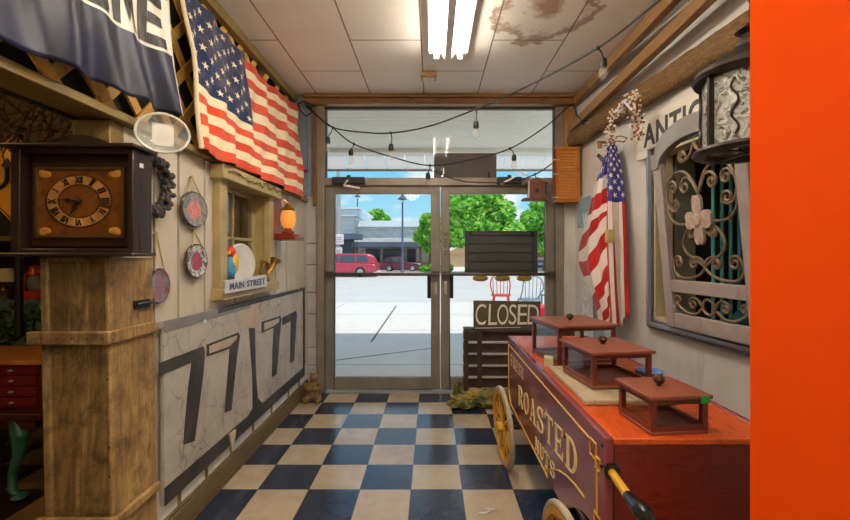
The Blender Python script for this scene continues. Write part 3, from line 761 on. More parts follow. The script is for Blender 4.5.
mb = MB(); slab(.0,.06,ty0+.03,ty1,.0,1.383); slab(.06,.93,ty1-.02,ty1,.0,1.383); slab(.0,1.0,ty0,ty1,1.37,1.3835); mb.build('back_box', YELB, t)
mb = MB(); slab(-.13,1.03,ty0-.03,ty0-.002,1.055,1.105); slab(1.0,1.06,ty0-.03,ty1,1.055,1.105); o = mb.build('belt_moulding', PINEL, t, bev=.006)
mb = MB(); slab(-.08,1.05,ty0-.035,ty0-.002,.36,.40); slab(1.0,1.08,ty0-.035,ty1,.36,.40); mb.build('base_moulding', PINEL, t, bev=.008)
mb = MB()
for k in range(5): mb.lathe([(.004,0),(.004,.003)], Vector(cp(.1+.22*k, ty0-.031, 1.08)), 8, 'y')
for z in (.92,.66,.55): mb.lathe([(.004,0),(.004,.003)], Vector(cp(.965, ty0-.004, z)), 8, 'y')
mb.build('nail', BLACK, t)
mb = MB(); x = cp(1.0,0,1.2)[0]; mb.box(x+.001,x+.008,1.77,1.87,1.17,1.205); mb.tube([(x+.01,1.78,1.188),(x+.022,1.82,1.192),(x+.018,1.88,1.19)], .008, 8); mb.build('latch', BLACK, t, bev=.002)
# clock
CY0, CY1 = 1.60, 1.71; k = CY0/F
cxl, cxr = (10-CX)*k, (133-CX)*k; czb, czt = 1.388, EYE+(256-148)*k
t = thing('clock', 'dark walnut case clock with amber dial and roman numerals on the pine column', 'clock', ((cxl+cxr)/2, 1.66, czb))
m = MB(); fr = .035
m.box(cxl,cxr,CY0+.045,CY1,czb+.012,czt); m.box(cxl,cxl+fr,CY0,CY0+.045,czb+.012,czt); m.box(cxr-fr*.6,cxr,CY0,CY0+.045,czb+.012,czt)
m.box(cxl+fr,cxr-fr*.6,CY0,CY0+.045,czb+.012,czb+.03); m.box(cxl+fr,cxr-fr*.6,CY0,CY0+.045,czt-.02,czt); m.build('case', MAHOG, t, bev=.004)
m = MB(); m.box(cxl-.03,cxr+.012,CY0-.025,CY1+.01,czb,czb+.014); m.build('base_moulding', MAHOG, t, bev=.004)
m = MB(); m.box(cxl-.025,cxr+.018,CY0-.025,CY1+.01,czt,czt+.014); m.build('cornice', MAHOG, t, bev=.004)
m = MB(); A = []; 
for i in range(17):
    u = i/16; A.append((cxl+.10+(.27)*u, CY0+.02, czt+.014+.042*math.sin(PI*u)**.8))
m.prism(A+[(cxl+.37,CY0+.02,czt+.013),(cxl+.10,CY0+.02,czt+.013)], (0,.05,0)); m.build('crest', MAHOG, t)
dx0, dx1 = (33-CX)*k, (119.5-CX)*k; dz0, dz1 = EYE-(236-CY)*k, EYE-(168-CY)*k
yd = CY0+.018
m = MB(); m.box(dx0-.028,dx1+.028,yd+.006,yd+.03,dz0-.04,dz1+.028); m.build('door', grain('dark red walnut', [(46,26,16),(66,40,24)], .35, 3, (10,10,2)), t, bev=.004)
dial = NT('smoky amber dial'); v = dial.coord(); g = dial.noise(v, 14, 6, .7, .6)
dial.base(dial.ramp(g, [(.3, lin((84,46,16))), (.55, lin((138,80,28))), (.75, lin((52,30,14)))])); DIAL = dial.set(.35, .25)
m = MB(); m.box(dx0,dx1,yd-.001,yd+.006,dz0,dz1); m.build('dial_plate', DIAL, t)
m = MB()
for a,b,c,d in ((dx0-.006,dx1+.006,dz0-.006,dz0+.003),(dx0-.006,dx1+.006,dz1-.003,dz1+.006),(dx0-.006,dx0+.003,dz0,dz1),(dx1-.003,dx1+.006,dz0,dz1)): m.box(a,b,yd-.008,yd-.001,c,d)
m.build('bezel', plain('worn brass bead', (120,92,60), .35, .7), t)
dc = ((dx0+dx1)/2-.002, dz0+(dz1-dz0)*.52); R0x, R0z = .112+.0, .089
E = lambda r, a: (dc[0]+math.sin(a)*r*R0x*1.1, yd-.003, dc[1]+math.cos(a)*r*R0z*1.1)
m = MB(); q = [2*PI*i/48 for i in range(49)]
m.strip([E(1.0,a) for a in q], [E(.66,a) for a in q], (0,.0015,0)); m.build('chapter_ring', plain('tan chapter ring', (186,130,66), .4, .1, .25, 30), t)
m = MB()
for r in (1.02,.64): m.strip([E(r,a) for a in q], [E(r-.02,a) for a in q], (0,-.001,0))
m.strip([E(.99,a) for a in q], [E(.975,a) for a in q], (0,-.001,0)); m.build('ring_line', plain('dark dial ink', (36,24,16), .5), t)
rom = ['XII','I','II','III','IV','V','VI','VII','VIII','IX','X','XI']
for i, s_ in enumerate(rom):
    a = 2*PI*i/12; h = .13; w = .06*len(s_)**.75
    def fn(u, v_, a=a, w=w):
        r = .69+.25*v_; o_ = (u-.5)*w*2.0
        return Vector(E(r, a))+Vector((math.cos(a)*o_*R0x, -.0012, -math.sin(a)*o_*R0z))
    m = MB(); text_on(m, s_, fn, (0,-1,0), .05, 1.0, .001); m.build('numeral', MC['dark dial ink'], t)
def hand(ang, L, wd, nm):
    m = MB(); d = Vector((math.sin(ang),0,math.cos(ang))); n_ = Vector((d.z,0,-d.x)); c = Vector((dc[0],yd-.006,dc[1]))
    pr = [(-.2,.4),(0,.5),(.35,.35),(.5,1.0),(.62,.35),(1,.08)]
    m.prism([c+d*L*a+n_*wd*b for a,b in pr]+[c+d*L*a-n_*wd*b for a,b in pr[::-1]], (0,-.002,0)); m.build(nm, BLACK, t)
hand(math.radians(274), .078, .009, 'minute_hand'); hand(math.radians(212), .058, .011, 'hour_hand')
m = MB(); m.ball((dc[0],yd-.008,dc[1]), (.008,.006,.008)); m.build('hand_hub', BLACK, t)
for sx in (0,1):
    for sz in (0,1):
        m = MB(); cx_, cz_ = (dx0+.03 if sx == 0 else dx1-.03), (dz0+.02 if sz == 0 else dz1-.02)
        m.ball((cx_,yd-.001,cz_), (.024,.004,.014), 12, 6); m.ball((cx_+(.01 if sx else -.01),yd-.001,cz_+(.008 if sz else -.008)), (.014,.005,.012), 10, 6); m.build('corner_ornament', plain('worn gilt', (206,140,52), .4, .3), t)
m = MB(); m.box(cxr+.0005,cxr+.002,CY0+.035,CY0+.055,czt-.065,czt-.048); m.build('price_sticker', plain('white sticker', (230,232,236), .5), t)

# ------------------------------------------------------------------ cloth
class Cloth:
    def __init__(s, ctrl): s.c = [[Vector(p) for p in r] for r in ctrl]     # rows v = 0..1, columns u = 0..1
    @staticmethod
    def cr(P, t):
        n = len(P)-1; x = min(max(t,0),1)*n; i = min(int(x), n-1); f = x-i
        a, b = P[i], P[i+1]; p = P[i-1] if i else a*2-b; q = P[i+2] if i+2 <= n else b*2-a
        return .5*((2*a)+(b-p)*f+(2*p-5*a+4*b-q)*f*f+(3*a-p-3*b+q)*f**3)
    def at(s, u, v): return s.cr([s.cr(r, u) for r in s.c], v)
    def mesh(s, mb, nu, nv, wob=None, uvf=None):
        P = []; U = []
        for j in range(nv+1):
            P.append([]); U.append([])
            for i in range(nu+1):
                u, v = i/nu, j/nv; p = s.at(u, v)
                if wob: p = p+wob(u, v)
                P[-1].append(p); U[-1].append(uvf(u, v) if uvf else (u, v))
        return mb.grid(P, U)
def us_flag(name, red, white, blue, uc, star=.027, ulen=1.9, old=.3):
    n = NT(name); uvn = n.node('ShaderNodeUVMap'); sp_ = n.node('ShaderNodeSeparateXYZ'); n.l.new(uvn.outputs[0], sp_.inputs[0])
    u, v = sp_.outputs[0], sp_.outputs[1]; w = n.m('SUBTRACT', 1.0, v)
    kk = n.m('FLOORED_MODULO', n.m('FLOOR', n.m('MULTIPLY', w, 13.0)), 2.0)
    col = n.mix(kk, lin(red), lin(white))
    cu = n.m('MULTIPLY', u, 12/uc); cv = n.m('MULTIPLY', w, 10*13/7)
    i = n.m('ROUND', cu); j = n.m('ROUND', cv)
    dx = n.m('MULTIPLY', n.m('SUBTRACT', cu, i), .76/12); dy = n.m('MULTIPLY', n.m('SUBTRACT', j, cv), 7/130)
    a = n.m('ARCTAN2', dx, dy); r = n.m('SQRT', n.m('ADD', n.m('MULTIPLY', dx, dx), n.m('MULTIPLY', dy, dy)))
    s72 = math.radians(72)
    aa = n.m('ABSOLUTE', n.m('SUBTRACT', n.m('FLOORED_MODULO', n.m('ADD', a, s72/2), s72), s72/2))
    px = n.m('MULTIPLY', r, n.m('COSINE', aa)); py = n.m('MULTIPLY', r, n.m('SINE', aa))
    ins = n.m('GREATER_THAN', n.m('ADD', n.m('MULTIPLY', py, -.691), n.m('MULTIPLY', n.m('SUBTRACT', px, star), -.2245)), 0.0)
    par = n.m('LESS_THAN', n.m('FLOORED_MODULO', n.m('ADD', i, j), 2.0), .5)
    ok = n.m('MULTIPLY', n.m('MULTIPLY', n.m('GREATER_THAN', i, .5), n.m('LESS_THAN', i, 11.5)), n.m('MULTIPLY', n.m('GREATER_THAN', j, .5), n.m('LESS_THAN', j, 9.5)))
    st = n.m('MULTIPLY', n.m('MULTIPLY', ins, par), ok)
    canton = n.mix(st, lin(blue), lin(white))
    inc = n.m('MULTIPLY', n.m('MULTIPLY', n.m('LESS_THAN', u, uc), n.m('GREATER_THAN', u, .0)), n.m('LESS_THAN', w, 7/13))
    col = n.mix(inc, col, canton)
    col = n.mix(n.m('LESS_THAN', u, .012), col, lin(white))
    f = n.noise(n.coord(), 9, 5); col = n.mix(n.m('MULTIPLY', n.step(f, .45, .8), old), col, lin((176,150,116)))
    n.base(col); n.bump(n.noise(n.coord(), 260, 2), .06, .002)
    n.bsdf.inputs['Sheen Weight'].default_value = .15
    return n.set(.85, None, .15)
FLAG1 = us_flag('cotton flag cloth', (210,72,44), (240,222,186), (30,46,84), .475)
# flag pinned along the lattice: columns from hoist (near) to fly (far), rows from bottom to top
def L(px, py, off): return LW(px, py, off)
rows = [
 [L(199,148,.07), L(223,160,.10), L(247,171,.07), L(270,181,.11), L(290,191,.08), L(306,200,.10)],
 [L(195,108,.05), L(221,126,.07), L(246,143,.05), L(269,158,.07), L(288,169,.05), L(304,177,.06)],
 [L(190,68,.02), L(219,96,.04), L(243,117,.03), L(267,133,.03), L(285,145,.02), L(301,154,.02)],
 [L(185,25,-.02), L(215,55,.0), L(240,82,-.01), L(263,101,-.01), L(281,115,-.02), L(298,129,-.02)],
 [L(180,-22,-.06), L(212,17,-.06), L(238,49,-.06), L(260,75,-.06), L(279,92,-.06), L(297,105,-.06)],
]
t = thing('flag', 'large faded stars and stripes flag spread along the left wall lattice', 'flag', (-1.2,3.0,2.0))
m = MB(); c1 = Cloth(rows)
wob = lambda u, v: Vector((.018*math.sin(u*30+v*3)*(1-v*.6)+.010*math.sin(u*55-v*9), 0, .004*math.sin(u*21+4*v)))
c1.mesh(m, 110, 60, wob); m.build('cloth', FLAG1, t, solid=.002)
m = MB(); pts = [c1.at(.008, i/24)+wob(.008, i/24)+Vector((.002,0,0)) for i in range(25)]
m.tube(pts, .012, 8); m.build('hoist_band', plain('cream canvas', (236,220,184), .8), t)

# WELCOME flag near the viewer
rows = [[Vector((-1.17,y,z)) for y, z in zip((.55,.9,1.2,1.45,1.72,2.0), (2.02,2.0,1.985,2.0,2.015,2.035))],
        [Vector((-1.19+d,y,z)) for y, z, d in zip((.55,.9,1.2,1.45,1.70,1.96), (2.32,2.27,2.25,2.25,2.265,2.295), (0,.02,0,.03,.0,.01))],
        [Vector((-1.20,y,z)) for y, z in zip((.55,.9,1.2,1.45,1.69,1.945), (2.62,2.56,2.53,2.515,2.515,2.535))],
        [Vector((-1.205,y,z)) for y, z in zip((.55,.9,1.2,1.45,1.68,1.93), (2.90,2.84,2.80,2.78,2.775,2.79))]]
c2 = Cloth(rows); w2 = lambda u, v: Vector((.016*math.sin(u*26+2*v)*(1-v)+.010*math.sin(u*47+v*6), 0, .005*math.sin(u*40)*(1-v)))
n = NT('satin welcome flag'); uvn = n.node('ShaderNodeUVMap'); sp_ = n.node('ShaderNodeSeparateXYZ'); n.l.new(uvn.outputs[0], sp_.inputs[0])
bl = n.mix(n.step(n.noise(n.coord(), 7, 3), .35, .7), lin((13,13,28)), lin((24,26,60)))
cc = n.mix(n.m('GREATER_THAN', sp_.outputs[1], .333), bl, lin((228,220,206))); cc = n.mix(n.m('GREATER_THAN', sp_.outputs[1], .667), cc, lin((214,66,36)))
cc = n.mix(n.m('GREATER_THAN', sp_.outputs[0], .992), cc, lin((226,220,206)))
n.base(cc); WELC = n.set(.42, None, .4)
t = thing('flag', 'navy, white and red WELCOME banner hanging at the top of the shop opening', 'banner', (-1.2,1.3,2.0))
m = MB(); c2.mesh(m, 110, 48, w2); m.build('cloth', WELC, t, solid=.002)
m = MB()
def fn(u, v): 
    a = .015+u*.965; b = .350+v*.30
    return c2.at(a, b)+w2(a, b)
# block letters, subdivided so that they follow the folds
def block(ch):
    w = .27; R_ = lambda a,b,c,d: [(a,c),(b,c),(b,d),(a,d)]
    return {'W':[[(0,1),(.2,1),(.36,0),(.16,0)],[(.16,0),(.36,0),(.58,.8),(.42,.8)],[(.42,.8),(.58,.8),(.84,0),(.64,0)],[(.64,0),(.84,0),(1,1),(.8,1)]],
     'E':[R_(0,w,0,1),R_(w,.95,0,.2),R_(w,.85,.4,.6),R_(w,.95,.8,1)],'L':[R_(0,w,0,1),R_(w,.95,0,.2)],
     'C':[R_(0,w,.08,.92),R_(.06,.95,0,.2),R_(.06,.95,.8,1),R_(.7,.95,.66,.8),R_(.7,.95,.2,.34)],
     'O':[R_(0,w,.08,.92),R_(1-w,1,.08,.92),R_(.06,.94,0,.2),R_(.06,.94,.8,1)],
     'M':[R_(0,.24,0,1),R_(.76,1,0,1),[(.24,1),(.24,.62),(.5,.1),(.5,.5)],[(.5,.1),(.76,.62),(.76,1),(.5,.5)]]}[ch]
for i, ch in enumerate('WELCOME'):
    for kq, poly in enumerate(block(ch)):
        f = quadfn(*(Vector((x,y,0)) for x,y in (poly[0],poly[1],poly[3],poly[2])))
        G = []
        for b in range(9):
            G.append([])
            for a in range(7):
                q = f(a/6, b/8); g = fn((i+.07+.86*q.x)/7, q.y); G[-1].append(g+Vector((.0035+.0004*kq,0,0)))
        m.grid(G)
m.build('lettering', plain('black print', (44,42,36), .5), t)

# ------------------------------------------------------------------ things on the left wall
t = thing('glass_dish', 'clear oval glass dish hung above the dark wreath on the wall', 'dish', LW(163,136,.05))
c = LW(163,135,.12); m = MB()
Mx = Matrix.Translation(c) @ Matrix.Rotation(math.radians(32), 4, 'Z')
m.xf = Mx
def ov(r, y, n=32, a=.098, b=.082): return [(math.cos(2*PI*i/n)*a*r, y, math.sin(2*PI*i/n)*b*r) for i in range(n)]
GLS = NT('thick clear glass'); GLS.base((.92,.93,.9,1)); GLS.bsdf.inputs['Alpha'].default_value = .22; GL = GLS.set(.06, 0, .8)
prof = [(1.0,-.03),(.98,-.036),(.92,-.03),(.8,-.006),(.55,.010),(0.02,.012)]
rings = [ov(r, y) for r, y in prof]; m.grid([r_+[r_[0]] for r_ in rings]); m.build('bowl', GL, t, solid=.004)
m = MB(Mx); m.tube(ov(1.0,-.033), .0055, 8, True); m.build('rim', plain('milky glass rim', (226,224,210), .15), t)
m = MB(Mx); m.box(-.04,.04,.006,.009,-.045,.05); m.build('label_card', plain('white card', (240,236,226), .5), t)
# dark wreath
t = thing('wreath', 'dark braided wreath hanging beside the clock', 'wreath', LW(160,186,.03))
c = Vector((XL+.022, 1.915, EYE+(256-185)*1.93/F)); rr = random.Random(4); m = MB()
for i in range(84):
    a = 2*PI*i/84
    for kk in range(3):
        r_ = .118+rr.uniform(-.02,.02); p = c+Vector((rr.uniform(-.008,.03), math.cos(a)*r_, math.sin(a)*r_*1.02))
        m.ball(p, (.012,.020*rr.uniform(.5,1.1),.016*rr.uniform(.5,1.1)), 8, 5)
m.build('braid', plain('charcoal braid', (62,58,54), .6, 0, .4, 60), t)
m = MB(); m.tube([c+Vector((.0,math.cos(2*PI*i/40)*.118,math.sin(2*PI*i/40)*.12)) for i in range(40)], .016, 8, True); m.build('hoop', plain('dark hoop', (40,38,36), .7), t)
# oval plates
def plate(label, px, py, ry, rz, cols, tie):
    c = LW(px, py, .02); t = thing('hanging_plate', label, 'plate', c, 'hanging picture plates')
    xf = Matrix.Translation(c) @ Matrix.Rotation(-PI/2, 4, 'Z')      # local: x -> -y, y -> x ; dish axis y
    m = MB(Matrix.Translation(c)); P = []
    for r, x in ((1.0,.0),(1.0,.008),(.95,.013),(.8,.008),(.5,.006),(.01,.006)):
        P.append([(x, ry*r*math.cos(2*PI*i/36), rz*r*math.sin(2*PI*i/36)) for i in range(37)])
    n = NT(label[:20]); v = n.coord(); nz_ = n.noise(v, 24, 5, .6, .5)
    sx = n.node('ShaderNodeSeparateXYZ'); n.l.new(v, sx.inputs[0])
    d = n.m('SQRT', n.m('ADD', n.m('POWER', n.m('DIVIDE', sx.outputs[1], ry), 2.0), n.m('POWER', n.m('DIVIDE', sx.outputs[2], rz), 2.0)))
    g = n.ramp(nz_, [(.3, lin(cols[0])), (.45, lin(cols[1])), (.58, lin(cols[2])), (.7, lin(cols[3]))])
    ce = n.ramp(n.noise(v, 34, 4, .6, 1.5), [(.35, lin(cols[4])), (.65, lin(cols[5]))])
    dd = n.m('ADD', d, n.m('MULTIPLY', nz_, .6))
    col = n.mix(n.step(dd, .78, .86), ce, g); col = n.mix(n.step(d, .90, .93), col, lin(cols[6]))
    n.base(col); n.set(.22)
    m.grid(P); m.add(P[0][:-1], [tuple(range(36))]); m.add(P[-1][:-1], [tuple(range(36))]); m.build('plate', n.mat, t)
    m = MB(); top = c+Vector((-.008,0,rz+tie)); m.tube([c+Vector((.008,-ry*.45,rz*.88)), top], .004, 6); m.tube([c+Vector((.008,ry*.45,rz*.88)), top], .004, 6)
    m.lathe([(.007,-.012),(.009,.006)], top, 10, 'x'); m.build('ribbon', plain('tan ribbon', (190,166,112), .7), t)
    return t
plate('plate painted with one large dusty pink rose, uppermost of the hanging plates', 193.5, 209.5, .125, .095, [(74,84,104),(168,154,136),(104,110,126),(206,160,116),(196,92,84),(220,150,130),(84,70,66)], .075)
plate('plate with three red flowers on black and white, below the rose plate', 195.5, 261, .105, .092, [(30,28,30),(226,220,214),(40,36,38),(236,230,224),(196,36,60),(60,40,44),(66,58,54)], .07)
plate('smaller blue and rust plate half hidden behind the pine column', 158, 286, .075, .082, [(70,84,120),(150,90,80),(110,116,140),(180,120,100),(170,100,90),(90,100,130),(80,72,68)], .16)

# inner window
Wy0, Wy1, Wz0, Wz1 = 2.57, 3.30, 1.2, 1.86
w2_ = MB(); OL = OLIVEW
w2_.box(XL, XL+.045, 2.51, 2.60, 1.13, 1.90); w2_.box(XL, XL+.045, 3.27, 3.36, 1.13, 1.90)
w2_.box(XL-.13, XL, 2.57, 2.585, 1.2, 1.86); w2_.box(XL-.13, XL, 3.285, 3.30, 1.2, 1.86); w2_.box(XL-.13, XL, 2.57, 3.30, 1.85, 1.86)
wf = struct(w2_, 'window_2', plain('pale olive window paint', (178,158,108), .5, 0, .12, 8), bev=.004)
m = MB(); m.box(XL, XL+.085, 2.47, 3.40, 1.84, 1.925); m.build('window_head', MC['pale olive window paint'], wf, bev=.006)
m = MB(); m.box(XL-.12, XL+.08, 2.49, 3.38, 1.13, 1.20); m.build('window_sill', MC['pale olive window paint'], wf, bev=.006)
m = MB()
for y in (2.60,3.27): m.box(XL-.10,XL-.075,y-.02,y+.02,1.2,1.85)
m.box(XL-.10,XL-.075,2.6,3.27,1.2,1.235); m.box(XL-.10,XL-.075,2.6,3.27,1.815,1.85)
m.box(XL-.10,XL-.075,2.925,2.945,1.2,1.85); m.box(XL-.10,XL-.075,2.6,3.27,1.50,1.52); m.build('sash', MC['pale olive window paint'], wf, bev=.003)
m = MB(); m.box(XL-.089,XL-.086,2.6,3.27,1.22,1.83); m.build('pane', PANE, wf)
rr = random.Random(8); m = MB()
for i in range(8):
    y0 = 2.52+i*.13; m.tube([(XL+.090,y0,1.885+.015*math.sin(i*2)), (XL+.098,y0+.05,1.895-.015*math.sin(i)), (XL+.094,y0+.1,1.88+.015*math.cos(i)), (XL+.090,y0+.14,1.89)], .004, 6)
tag(m.build('dried_twig', plain('dried twig', (116,84,48), .8)), 'thin dried twig lying along the head board of the small inner window', 'twig')
t = thing('reflection_plant', 'green leafy plant standing in for foliage reflected in the small inner window', 'plant', (XL-.3,2.66,1.1))  # plant stands in for green foliage mirrored in the panes
m = MB(); m.lathe([(.05,0),(.07,.12),(.075,.13)], (XL-.3,2.66,1.1), 16); m.build('pot', plain('clay pot', (150,88,58), .8), t)
m = MB(); r7 = random.Random(11)
for i in range(260):
    c = Vector((XL-.28+r7.gauss(0,.05), 2.72+r7.gauss(0,.09), 1.28+r7.random()*.52)); a = Vector((r7.gauss(0,1),r7.gauss(0,1),r7.gauss(0,1))).normalized(); b = a.orthogonal().normalized()
    m.mi = i % 3; m.add([c-a*.03,c-b*.015,c+a*.03,c+b*.015], [(0,1,2,3)])
m.build('foliage', LEAF, t, smooth=False)
m = MB(); m.box(XL-.36,XL-.24,2.55,3.3,1.06,1.1); struct(m, 'trim_12', OLIVEW)
# ornaments on the sill
t = thing('bird_figurine', 'red, yellow and blue toy parrot on the inner window sill', 'figurine', (XL+.02,2.66,1.2))
b0 = Vector((XL+.025,2.665,1.2)); m = MB()
m.lathe([(.03,0),(.034,.02),(.012,.03),(.012,.05)], b0, 16); m.build('perch', plain('teal paint', (40,120,132), .4), t)
m = MB(); m.ball(b0+Vector((0,0,.12)), (.04,.038,.075)); m.build('body', plain('sky blue paint', (70,150,190), .35), t)
m = MB(); m.ball(b0+Vector((0,.005,.215)), (.035,.036,.038)); m.build('head', plain('scarlet paint', (214,60,40), .35), t)
m = MB(); m.ball(b0+Vector((.03,.02,.15)), (.014,.036,.06)); m.ball(b0+Vector((-.02,.02,.15)), (.012,.036,.06)); m.build('wing', plain('yellow paint', (236,190,50), .35), t)
m = MB(); m.cyl(b0+Vector((.01,-.03,.21)), b0+Vector((.014,-.066,.198)), .013, .002, 10); m.build('beak', plain('amber horn', (226,170,50), .3), t)
m = MB(); m.hexa([b0+Vector(p) for p in ((-.015,.03,.03),(.015,.03,.03),(.015,.05,.03),(-.015,.05,.03),(-.01,.02,.09),(.01,.02,.09),(.01,.04,.09),(-.01,.04,.09))]); m.build('tail', MC['scarlet paint'], t)
c = Vector((XL-.01,2.90,1.34)); m = MB(Matrix.Translation(c) @ Matrix.Rotation(-.45,4,'Z') @ Matrix.Rotation(.2,4,'X')); P = []
for r, x in ((1.0,.0),(1.0,.008),(.93,.014),(.75,.006),(.01,.004)): P.append([(x,.115*r*math.cos(2*PI*i/32),.135*r*math.sin(2*PI*i/32)) for i in range(33)])
m.grid(P); m.add(P[0][:-1], [tuple(range(32))]); tag(m.build('oval_plate', plain('white china', (226,226,222), .15, 0, .06, 20)), 'white china plate leaning in the inner window between parrot and brass horn', 'plate')
t = thing('brass_horn', 'small coiled brass horn ornament at the right end of the window sill', 'horn', (XL+.045,3.12,1.2))
BR = plain('old brass', (176,132,60), .3, .9); m = MB(); c = Vector((XL+.05,3.165,1.285))
m.tube([c+Vector((.01*math.sin(i*.5),math.cos(2*PI*i/22)*.065,math.sin(2*PI*i/22)*.065)) for i in range(50)], .008, 8); m.build('tube_coil', BR, t)
m = MB(); m.tube([c+Vector((0,.06,-.02)),c+Vector((.01,.10,.0)),c+Vector((.02,.135,.05)),c+Vector((.025,.15,.075))], [.008,.012,.022,.045], 14); m.build('bell', BR, t)
m = MB(); m.box(c.x-.02,c.x+.02,c.y-.05,c.y+.05,1.2,1.212); m.cyl((c.x,c.y,1.21),(c.x,c.y,1.225),.008); m.build('stand', MAHOG, t)
m = MB(); m.tube([c+Vector((0,-.06,.02)),c+Vector((.01,-.09,.05)),c+Vector((.01,-.10,.07))], [.006,.005,.009], 8); m.build('mouthpiece', BR, t)
# MAIN STREET sign
t = thing('street_sign', 'small white MAIN STREET sign fixed under the inner window', 'sign', (XL+.09,2.9,1.15))
a, b, c, d = LW(226,294,.10), LW(267,286.5,.10), LW(226,280.5,.10), LW(267,274.5,.10)
m = MB(); m.hexa([a,b,b-Vector((.012,0,0)),a-Vector((.012,0,0)),c,d,d-Vector((.012,0,0)),c-Vector((.012,0,0))]); m.build('board', wall_paint('chipped white enamel', (226,226,228), (206,208,214), (150,156,168), 8), t, bev=.003)
m = MB(); f = quadfn(a,b,c,d); text_on(m, 'MAIN', lambda u,v: f(.07+u*.31,.25+v*.5)+Vector((.001,0,0)), (1,0,0), .015, 1.1, .003); m.build('lettering', plain('navy sign letters', (84,94,120), .5), t)
m = MB(); text_on(m, 'STREET', lambda u,v: f(.45+u*.48,.25+v*.5)+Vector((.001,0,0)), (1,0,0), .015, 1.1, .003); m.build('lettering', MC['navy sign letters'], t)
# wall lamp
t = thing('wall_lamp', 'red wooden bracket with a glowing amber glass lantern near the door', 'lamp', (XL,3.45,1.5))
RW_ = grain('cherry red wood', [(110,40,20),(146,60,30),(124,48,24)], .35, 3, (10,10,2))
zb, zt = EYE-(240-CY)*3.45/F, EYE-(194-CY)*3.45/F
m = MB(); poly = [(XL+.002,3.36,zb),(XL+.002,3.60,zb),(XL+.002,3.60,zt-.12),(XL+.002,3.55,zt-.07),(XL+.002,3.53,zt-.02),(XL+.002,3.48,zt),(XL+.002,3.43,zt-.02),(XL+.002,3.41,zt-.07),(XL+.002,3.36,zt-.12)]
m.prism([(x,y-.05 if y < 3.48 else y+.02,z) for x,y,z in poly], (.03,0,0)); m.build('back_board', RW_, t, bev=.004)
m = MB(); m.box(XL+.03,XL+.21,3.36,3.60,zb,zb+.03); m.box(XL+.03,XL+.18,3.38,3.58,zb+.03,zb+.05); m.build('shelf', RW_, t, bev=.006)
lc = Vector((XL+.115,3.48,zb+.05)); m = MB(); m.lathe([(.045,0),(.05,.015),(.03,.03),(.028,.045)], lc, 18); m.build('lamp_base', RW_, t)
m = MB(); m.lathe([(.032,.045),(.052,.075),(.06,.115),(.056,.16),(.044,.19)], lc, 20); m.build('amber_glass', glow('amber lamp glass', (240,150,64), .55), t)
m = MB(); m.lathe([(.052,.188),(.056,.2),(.035,.215),(.02,.24),(.004,.25)], lc, 18); m.build('cap', BR, t)
m = MB()
for s in (-1,1): m.tube([lc+Vector((0,s*.055,.2)), lc+Vector((-.02,s*.03,.26)), lc+Vector((-.08,s*.02,.3))], .004, 6)
m.build('chain', BR, t)

# ------------------------------------------------------------------ the 77 sign
SX = XL+.035
def SP(px, py): 
    p = LW(px, py, .035); return p
t = thing('race_number_sign', 'long crackled white sign with two 77s leaning on the left wall', 'sign', (SX, 3.1, .14))
tl, tr, bl_, br_ = SP(157,322), SP(300,287), SP(165.5,505), SP(304,374)
zt_, zb_ = 1.085, .225; ya, yb = 2.0, 4.2
m = MB(); m.box(XL+.014, SX, ya, yb, zb_, zt_); m.build('board', wall_paint('crackled white sign paint', (204,197,186), (176,168,156), (124,114,102), 4, crack=6.5), t, bev=.004)
DK = NT('worn black sign paint'); g = DK.noise(DK.coord(), 5, 6, .65); sx = DK.node('ShaderNodeSeparateXYZ'); DK.l.new(DK.coord(), sx.inputs[0])
DK.base(DK.ramp(g, [(.35, lin((40,37,35))), (.68, lin((78,72,66)))])); DKM = DK.set(.55)
TAN = wall_paint('rubbed tan sign paint', (206,188,168), (190,166,144), (150,132,116), 6)
def onboard(polys, nm, mat, d=.004, ref=SX):
    m = MB()
    for kq, poly in enumerate(polys): 
        m.prism([LW(x, y, ref-XL) for x, y in poly], (d+.0002*kq,0,0))
    return m.build(nm, mat, t)
S7 = [[(159,363),(203,346.3),(203,353),(191.5,362),(159,376)],[(203,346.3),(204.5,352),(203,372),(198.5,408),(194,441),(183.2,444.5),(185,420),(188,388),(191.5,362)]]
S7b = [[(206.5,344.6),(238,332.5),(238,340),(229.5,348.6),(206.5,356.5)],[(238,332.5),(239.5,336),(237,352),(234,380),(231,410),(224.5,412.8),(226,392),(229.5,348.6)]]
S7c = [[(261.5,322),(279.8,316),(279.8,323),(273.8,327.5),(261.5,332.8)],[(279.8,316),(281,319),(279,340),(276.5,374),(271.8,377),(272.5,350),(273.8,327.5)]]
S7d = [[(282.4,317.6),(295.6,311),(295.6,316),(290.6,321),(282.4,325)],[(295.6,311),(296.6,314),(295.2,335),(293.6,360.6),(290,363),(290.2,345),(290.6,321)]]
onboard([[(208.5,346),(236.5,335.2),(235.5,339.5),(229,346),(208.5,353.5)]], 'worn_bar', TAN, .0062); onboard([[(263.5,323.2),(278.6,318.2),(278.3,322),(273.3,325.8),(263.5,330)]], 'worn_bar', TAN, .0062)
for nm, sv in (('number_seven', S7),('number_seven',S7b),('number_seven',S7c),('number_seven',S7d)): onboard(sv, nm, DKM)
m = MB(); m.box(SX, SX+.003, ya, yb, zb_, zb_+.085); m.box(SX, SX+.0035, yb-.05, yb, zb_, zt_); m.box(SX, SX+.0032, ya+.5, yb, zt_-.03, zt_); m.build('dark_border', DKM, t)
m = MB(); m.box(SX, SX+.003, ya, ya+.95, zt_-.05, zt_); m.build('grey_border', plain('scuffed grey edge', (136,132,126), .4, .3, .2, 6), t)
onboard([[(239,305),(256.5,300.5),(260,318),(254,329),(252,345),(249,329),(240,322)],], 'divider_flare', TAN, .0025)
